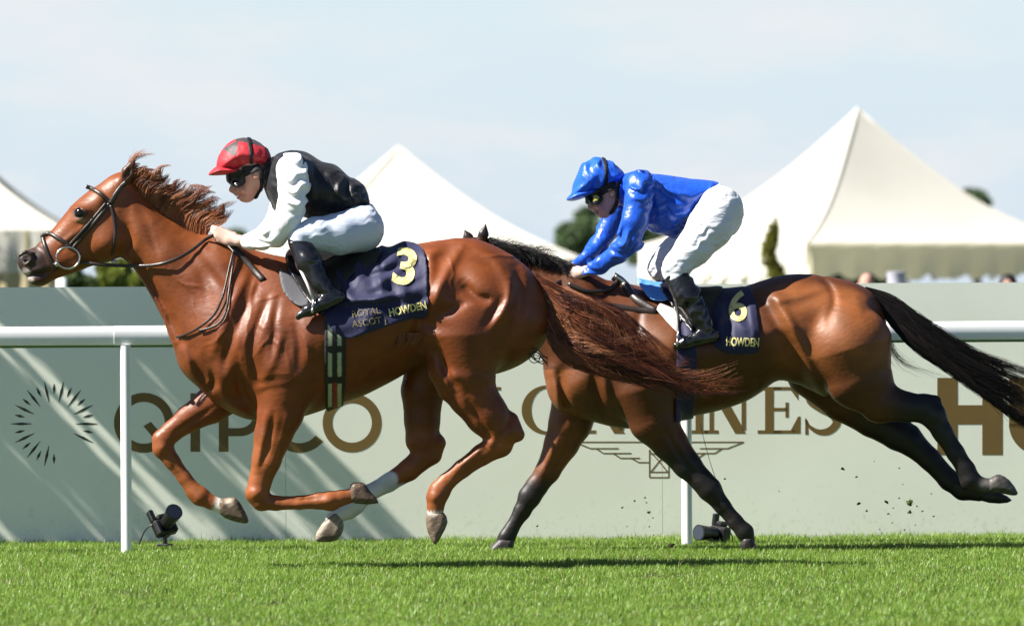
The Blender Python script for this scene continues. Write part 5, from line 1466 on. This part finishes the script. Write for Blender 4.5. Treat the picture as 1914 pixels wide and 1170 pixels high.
# ======================================================================= rider on the bay
torso2 = [(1160, 336), (1172, 324), (1196, 319), (1222, 324), (1283, 333), (1343, 341), (1338, 362), (1320, 390), (1294, 418), (1266, 443), (1236, 440), (1212, 430), (1190, 408), (1174, 384), (1160, 356)]
arm2 = sw([(1196, 346, -66, 28), (1194, 372, -82, 26), (1186, 415, -90, 25), (1178, 448, -86, 23), (1156, 473, -70, 19), (1126, 493, -50, 15), (1100, 505, -40, 11.5)])
arm2f = sw([(1180, 350, 66, 27), (1160, 385, 82, 24), (1138, 428, 84, 21), (1120, 458, 72, 18), (1098, 481, 52, 14), (1074, 497, 38, 10)])
thigh2 = sw([(1346, 392, -38, 44), (1326, 426, -62, 41), (1296, 464, -82, 33), (1268, 494, -94, 26), (1262, 506, -97, 24)])
thigh2f = sw([(1336, 396, 38, 42), (1300, 432, 66, 34), (1256, 478, 88, 28), (1236, 500, 96, 25)])
leg2 = sw([(1266, 520, -100, 24), (1284, 552, -110, 25), (1306, 590, -116, 20), (1320, 614, -119, 15.5)])
foot2 = sw([(1334, 628, -121, 12), (1308, 632, -124, 13), (1284, 640, -126, 11), (1264, 646, -127, 7)])
J2 = rider(FB, 31.9, (1040, 1424, -156, 156, 288, 662), 1.6, torso2, [(1195, 345, 80), (1180, 370, 70), (1250, 380, 66), (1320, 365, 58)], 50, (arm2, arm2f),
           [((1096, -38, 506), (1076, -32, 514), (1062, -28, 520), -1, (.35, 0, 1)), ((1072, 36, 500), (1060, 31, 508), (1050, 27, 515), 1, (.35, 0, 1))],
           [(1318, 385), (1340, 344), (1356, 352), (1376, 370), (1389, 392), (1388, 412), (1374, 438), (1350, 440), (1325, 420)], 66, (thigh2, thigh2f), (leg2, mir(leg2, -20, -6)), (foot2, mir(foot2, -20, -6)),
           (1126, 352), .92, None, None, 'jockey in bright royal blue cap and silks standing in the stirrups on the bay horse', None, None, None, None, None, None)
body2, T, A1, A2, LG_, BT, AH, G0 = J2
for pts, w, a in [([(1230, 345), (1262, 360), (1290, 366), (1308, 384)], 6, 4), ([(1236, 356), (1262, 372), (1286, 378)], 6, -5), ([(1330, 345), (1326, 368), (1312, 392)], 4, 4), ([(1220, 330), (1216, 370), (1220, 420)], 8, -5), ([(1250, 400), (1280, 400), (1300, 390)], 7, 3)]: T.stroke(pts, w, a)
FB.mesh('jacket', addw(addw(T, wrinkle(3.2, 25, 24, 31)), wrinkle(1.6, 100, 11, 37)), M_blue, body2)
FB.mesh('sleeve', addw(A1, wrinkle(4.2, 60, 13, 32)), M_blue, body2)
FB.mesh('sleeve', addw(A2, wrinkle(3.2, 60, 15, 33)), M_blue, body2)
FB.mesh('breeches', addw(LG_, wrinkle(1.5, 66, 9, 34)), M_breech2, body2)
boots(FB, addw(BT, wrinkle(1.8, 70, 15, 36)), body2, 0)
cp2 = like(G0)
cp2.inflate([(1066, 368), (1069, 352), (1074, 338), (1087, 310), (1100, 299), (1116, 295), (1140, 300), (1159, 315), (1168, 327), (1165, 340), (1150, 349), (1136, 354), (1110, 362), (1086, 370)], 0, 42, 38, k=0, n=4, blur=2)
addw(cp2, wrinkle(3.6, -20, 16, 41))
hel2 = FB.mesh('helmet', cp2, M_bluecap, body2)
pk = like(G0); pk.inflate([(1058, 374), (1066, 364), (1078, 356), (1110, 352), (1116, 360), (1092, 370), (1072, 376)], 0, 34, 11, k=0, n=3, blur=0)
FB.mesh('peak', pk, M_bluecap, hel2)
FB.mesh('strap', shell(cp2, [(1124, 292), (1131, 293), (1137, 318), (1136, 352), (1129, 354), (1130, 318)], 2.2, 3, n=2), M_strap, hel2)
hd2 = like(G0); head(hd2, (1126, 352), .92)
FB.mesh('goggles', shell(hd2, [(1080, 366), (1118, 354), (1126, 364), (1126, 376), (1116, 382), (1102, 384), (1090, 377)], 6.5, 4, n=3), M_gog, body2)
for lr in (dict(l1=0), dict(l0=0)): FB.mesh('goggle_band', shell(hd2, [(1118, 350), (1136, 344), (1150, 338), (1152, 352), (1138, 358), (1122, 366)], 3.2, 3, n=2, **lr), M_strap, body2)
FB.mesh('goggle_lens', shell(hd2, [(1108, 367), (1114, 364), (1120, 368), (1119, 375), (1112, 377), (1108, 373)], 7.6, 1, n=2), M_lensy, body2)
FB.mesh('chin_strap', shell(hd2, [(1148, 350), (1156, 350), (1156, 380), (1150, 396), (1142, 402), (1138, 400), (1146, 388), (1150, 374)], 3, 3, n=2), M_strap, body2)
FB.mesh('collar', shell(hd2, [(1160, 342), (1176, 330), (1184, 356), (1178, 380), (1164, 388), (1158, 370)], 4, 3, n=2), M_blue, body2)

saddle2 = empty('saddle', at(1270, 560, 31.9), 'black racing saddle with pale grey and light blue pads on the bay horse', 'saddle')
cloth2 = [(1270, 544), (1312, 540), (1360, 538), (1398, 536), (1410, 556), (1418, 600), (1420, 655), (1396, 662), (1357, 660), (1330, 640), (1310, 600), (1288, 570)]
cg2 = shell(fb, cloth2, 6, 4, n=3, wr=wrinkle(3.6, 10, 24, 51), folds=[([(1350, 575), (1344, 610), (1356, 655)], 6, 5), ([(1362, 560), (1364, 610), (1366, 655)], 5, -5), ([(1400, 560), (1408, 610), (1410, 650)], 6, 4), ([(1375, 590), (1390, 612), (1405, 618)], 7, 4)], domes=[((1340, 590), (16, 20), 5, 20)])
cl2 = FB.mesh('saddle_cloth', cg2, M_navy, None, relax=2)
tag(cl2, 'navy saddle cloth with a pale yellow number 6 on the bay horse', 'saddle cloth')
cloth_text(FB, cg2, '6', 78, (1379, 575), 2, M_yell, cl2, 'number', .02, .95, off=2.2)
cloth_text(FB, cg2, 'HOWDEN', 22, (1388, 640), 2, M_yell, cl2, 'lettering', .03, .62, off=2.4)
FB.mesh('seat', shell(fb, [(1232, 532), (1262, 528), (1310, 536), (1352, 536), (1338, 566), (1326, 600), (1300, 624), (1276, 600), (1252, 566)], 11, 3, n=3, wr=wrinkle(1.2, 30, 24, 6)), M_sad, saddle2)
FB.mesh('pad', shell(fb, [(1226, 578), (1234, 566), (1278, 584), (1266, 622), (1250, 606)], 9, 3, n=1, l1=0), M_white_pad, saddle2)
FB.mesh('pad', shell(fb, [(1190, 514), (1234, 508), (1240, 534), (1250, 560), (1226, 562), (1208, 552)], 10, 3, n=2, wr=wrinkle(1.6, 60, 14, 7), l1=0), M_sky, saddle2)
FB.mesh('girth', shell(fb, [(1266, 600), (1300, 600), (1304, 700), (1296, 784), (1262, 790), (1264, 700)], 4, 4, n=1), M_navy, saddle2)
for sg in (-1, 1):
    MB().tube(FB.w([(1262, sg * 112, 560), (1268, sg * 128, 590), (1270, sg * 138, 615)]), 2.6 / FB.s, 8).make('stirrup_leather', M_strap, saddle2)
    P = [(1266 + 3 * math.sin(w), sg * (126 + 15 * math.cos(w)), 632 - 18 * math.sin(w)) for w in np.linspace(0, math.pi, 17)]
    MB().tube(FB.w(P + [(P[-1][0] - 1, P[-1][1], 646), (P[0][0] - 1, P[0][1], 646), P[0]]), 2.2 / FB.s, 8).make('stirrup', M_steel, saddle2)
bridle2 = empty('bridle', at(850, 520, 31.9), 'dark reins and breast strap of the bay horse at the blue jockey\'s hands', 'bridle')
for sg in (1, -1):
    q = np.vstack([[[1056, -30, 522]], near_path(fb, [(1040, 530), (1000, 545), (950, 560), (900, 575), (850, 590), (805, 612)], 6)]); q[:, 1] *= sg
    MB().tube(FB.w(q), 3.6 / FB.s, 8, flat=((0, 1, 0), .5)).make('rein', M_leather, bridle2)
strap(FB, fb, [(1062, 530), (1100, 545), (1140, 540), (1160, 516)], 4, 'rein_end', M_leather, bridle2, off=5)
strap(FB, fb, [(1146, 516), (1166, 530), (1190, 560), (1226, 582)], 8, 'dark_breast_band', M_leather, bridle2, off=4, flat=.3)
strap(FB, fb, [(1226, 584), (1180, 578), (1120, 572), (1070, 590), (1036, 640)], 6, 'dark_breast_band', M_leather, bridle2, off=3, flat=.3)
strap(FB, fb, [(1150, 516), (1162, 524), (1172, 534)], 4, 'buckle', M_steel, bridle2, off=9)
strap(FB, fb, [(892, 452), (880, 470), (862, 500), (830, 560), (800, 605)], 4, 'cheekpiece', M_leather, bridle2, both=True)
strap(FB, fb, [(782, 590), (800, 600), (822, 612)], 4, 'noseband', M_leather, bridle2, both=True)
# ------------------------------------------------------------------ spectators behind the hoarding
M_spect = mat('spectator', attr='Col', rough=.7, spec=.3)
M_felt = mat('grey felt', (.36, .36, .42), .7, .3); M_hairdk = mat('dark hair', (.012, .009, .008), .6, .4)
def spectator(px, top, Y, label, coat, hair=None, hat=False, seed=0):
    s_ = 170.; fig = Figure(Y); k = fig.s / 100.        # 1 px = 1 figure pixel; proportions in cm
    c = k
    h_top = top
    f = Field(px - 34 * c, px + 34 * c, -20 * c, 20 * c, h_top - 4 * c, h_top + 168 * c, 2.2 * c * .6)
    C = lambda x, l, y: (px + x * c, l * c, h_top + y * c)
    f.ell(C(0, 0, 11), (8 * c, 9.5 * c, 11.5 * c), 0, 1); f.ell(C(0, -2, 16), (6 * c, 8 * c, 7 * c), 0, 3 * c)
    f.cone(C(0, -10, 14), C(0, -10, 15), 1.6 * c, 1.8 * c, 1.5 * c)
    for sg in (-1, 1): f.ell(C(sg * 8, 0, 12.5), (1.4 * c, 2 * c, 3.2 * c), 0, 1)
    f.cone(C(0, 1, 20), C(0, 2, 30), 5.5 * c, 6.5 * c, 3 * c)
    f.ell(C(0, 2, 46), (20 * c, 11 * c, 20 * c), 0, 5 * c); f.ell(C(0, 2, 72), (16 * c, 11 * c, 18 * c), 0, 8 * c)
    for sg in (-1, 1):
        f.chain([C(sg * 19, 2, 35) + (6 * c,), C(sg * 23, 2, 60) + (5 * c,), C(sg * 22, -5, 82) + (4 * c,), C(sg * 21, -7, 92) + (3.5 * c,)], 4 * c)
        f.chain([C(sg * 9, 2, 84) + (9 * c,), C(sg * 9, 1, 122) + (6.5 * c,), C(sg * 9, 2, 158) + (4.5 * c,), C(sg * 10, -8, 163) + (4 * c,)], 4 * c)
    def cc(V):
        y = (V[:, 2] - h_top) / c
        col = np.tile(np.array([.50, .26, .20]), (len(V), 1))
        return blend(col, coat, sstep(27, 29, y))
    o = fig.mesh('person', f, M_spect, None, cc, relax=1, origin=at(px, h_top + 165 * c, Y)); tag(o, label, 'person')
    if hair is not None:
        g = Field(px - 14 * c, px + 14 * c, -14 * c, 14 * c, h_top - 5 * c, h_top + 24 * c, 1.2 * c * .6)
        g.ell(C(0, 1.5, 9), (9 * c, 10.2 * c, 10.5 * c), 0, 1); g.ell(C(0, -9, 16), (7.5 * c, 8 * c, 8.5 * c), 0, 2, 'carve')
        fig.mesh('hair', g, hair, o, relax=1)
    if hat:
        mb = MB(); b = fig.w(np.array(C(0, 0, 7))); R = .01
        P = [b + np.array([0, 0, z]) for z in (-.004, .004, .005, .06, .14, .146)]
        mb.tube(P, [.145, .145, .098, .092, .102, .06], 28)
        mb.make('top_hat', M_felt, o, sharp=40)
spectator(1675, 521, 72., 'spectator in a pale grey top hat behind the hoarding, beside the bay horse\'s tail', (.05, .05, .06), M_hairdk, True)
spectator(1620, 512, 74., 'bald spectator with bare pink head behind the hoarding, left of the top hat', (.06, .07, .12))
spectator(1884, 514, 66., 'dark haired spectator behind the hoarding under the right end of the marquee valance', (.30, .30, .32), M_hairdk)
spectator(187, 533, 90., 'dark haired spectator low behind the hoarding, below the chestnut horse\'s jaw', (.10, .05, .06), M_hairdk)
spectator(231, 536, 92., 'dark haired spectator low behind the hoarding, next to the chestnut horse\'s throat', (.04, .05, .04), M_hairdk)
spectator(94, 540, 88., 'dark haired spectator low behind the hoarding beside the short white post', (.06, .05, .05), M_hairdk)

# ------------------------------------------------------------------ clods of turf kicked up by the bay
M_clod = mat('turf clod', attr='Col', rough=.95, spec=.2, bump=.6, bump_scale=150.)
def clod(px, py, r, Y, label, seed, grassy=False):
    rng = np.random.default_rng(seed); c = at(px, py, Y); P = []; n = 10
    k = r / (FPX / Y)
    a = rng.random(6) * 6.28
    for i in range(n + 1):
        for j in range(n):
            th, ph = math.pi * i / n, 2 * math.pi * j / n
            d = np.array([math.sin(th) * math.cos(ph), math.sin(th) * math.sin(ph), math.cos(th)])
            q = 1 + .35 * math.sin(3 * d[0] + a[0] + 2 * d[2]) + .3 * math.sin(5 * d[1] + a[1]) + .25 * math.sin(7 * d[2] + a[2] + 3 * d[0])
            P.append(c + d * k * q * np.array([1, 1, .75]))
    F = [[i * n + j, (i + 1) * n + j, (i + 1) * n + (j + 1) % n, i * n + (j + 1) % n] for i in range(n) for j in range(n)]
    P = np.array(P); col = np.tile(np.array([.035, .026, .016]), (len(P), 1))
    if grassy:
        col = blend(col, (.09, .15, .025), (np.sin(P[:, 0] * 300 + P[:, 2] * 200) > -.2) * .9)
        B = []; FF = []
        for i in range(14):
            d = rng.normal(size=3); d /= np.linalg.norm(d); s0 = np.cross(d, rng.normal(size=3)); s0 /= np.linalg.norm(s0)
            b0 = len(B); B += [c + d * k * .6 - s0 * k * .12, c + d * k * .6 + s0 * k * .12, c + d * k * (1.5 + .8 * rng.random())]; FF.append([b0 + len(P), b0 + len(P) + 1, b0 + len(P) + 2])
        P = np.vstack([P, B]); F = F + FF; col = np.vstack([col, np.tile(np.array([.10, .18, .03]), (len(B), 1))])
    o = build('turf_clod', P, F, M_clod, None, origin=c, col=col)
    tag(o, label, 'turf clod', 'clods of turf thrown up by the hooves')
rngc = np.random.default_rng(77)
clod(1701, 939, 5.5, 31.8, 'largest flying clod, grassy green, under the bay horse\'s hind hooves', 1, True)
clod(1657, 938, 3.4, 31.9, 'dark round clod left of the grassy flying clod', 2)
clod(1575, 876, 3, 31.9, 'lone dark clod in the air under the bay horse\'s belly', 3)
clod(1700, 957, 3.5, 31.7, 'small dark clod just below the grassy flying clod', 4)
clod(1605, 941, 3, 31.9, 'small clod in front of the hoarding, leftmost of the low spray', 5)
clod(1256, 1018, 4, 32.0, 'dark clod on the grass at the foot of the second rail post', 6)
clod(1213, 957, 3, 31.8, 'small dark clod in the air left of the second rail post', 7)
TINY = [(1220, 968), (1205, 930), (1210, 940), (1186, 935), (1162, 949), (1216, 985), (1222, 1000), (1172, 982), (1005, 982), (1682, 874), (1633, 862), (1688, 905), (1715, 945), (1680, 930), (1670, 950), (1725, 955), (1740, 922), (1660, 960), (1620, 955), (1456, 918), (1355, 895), (1745, 965), (1600, 892), (1668, 976), (1712, 980), (1690, 990), (1645, 990)]
for i, (x, y) in enumerate(TINY):
    clod(x + rngc.normal(), y + rngc.normal(), 1.0 + .9 * rngc.random(), 31.5 + .8 * rngc.random(), 'tiny dark speck of turf thrown up in front of the hoarding', 100 + i)
# thin cable hanging on the hoarding
q = at(np.array([1308, 1318, 1330, 1345, 1356]), np.array([790, 830, 872, 915, 950]), 33.2)
MB().tube(spline(q, 6), .0016, 5).make('hanging_wire', M_strap)
tag(bpy.data.objects['hanging_wire'], 'thin dark wire running down in front of the hoarding behind the bay horse\'s foreleg', 'wire')
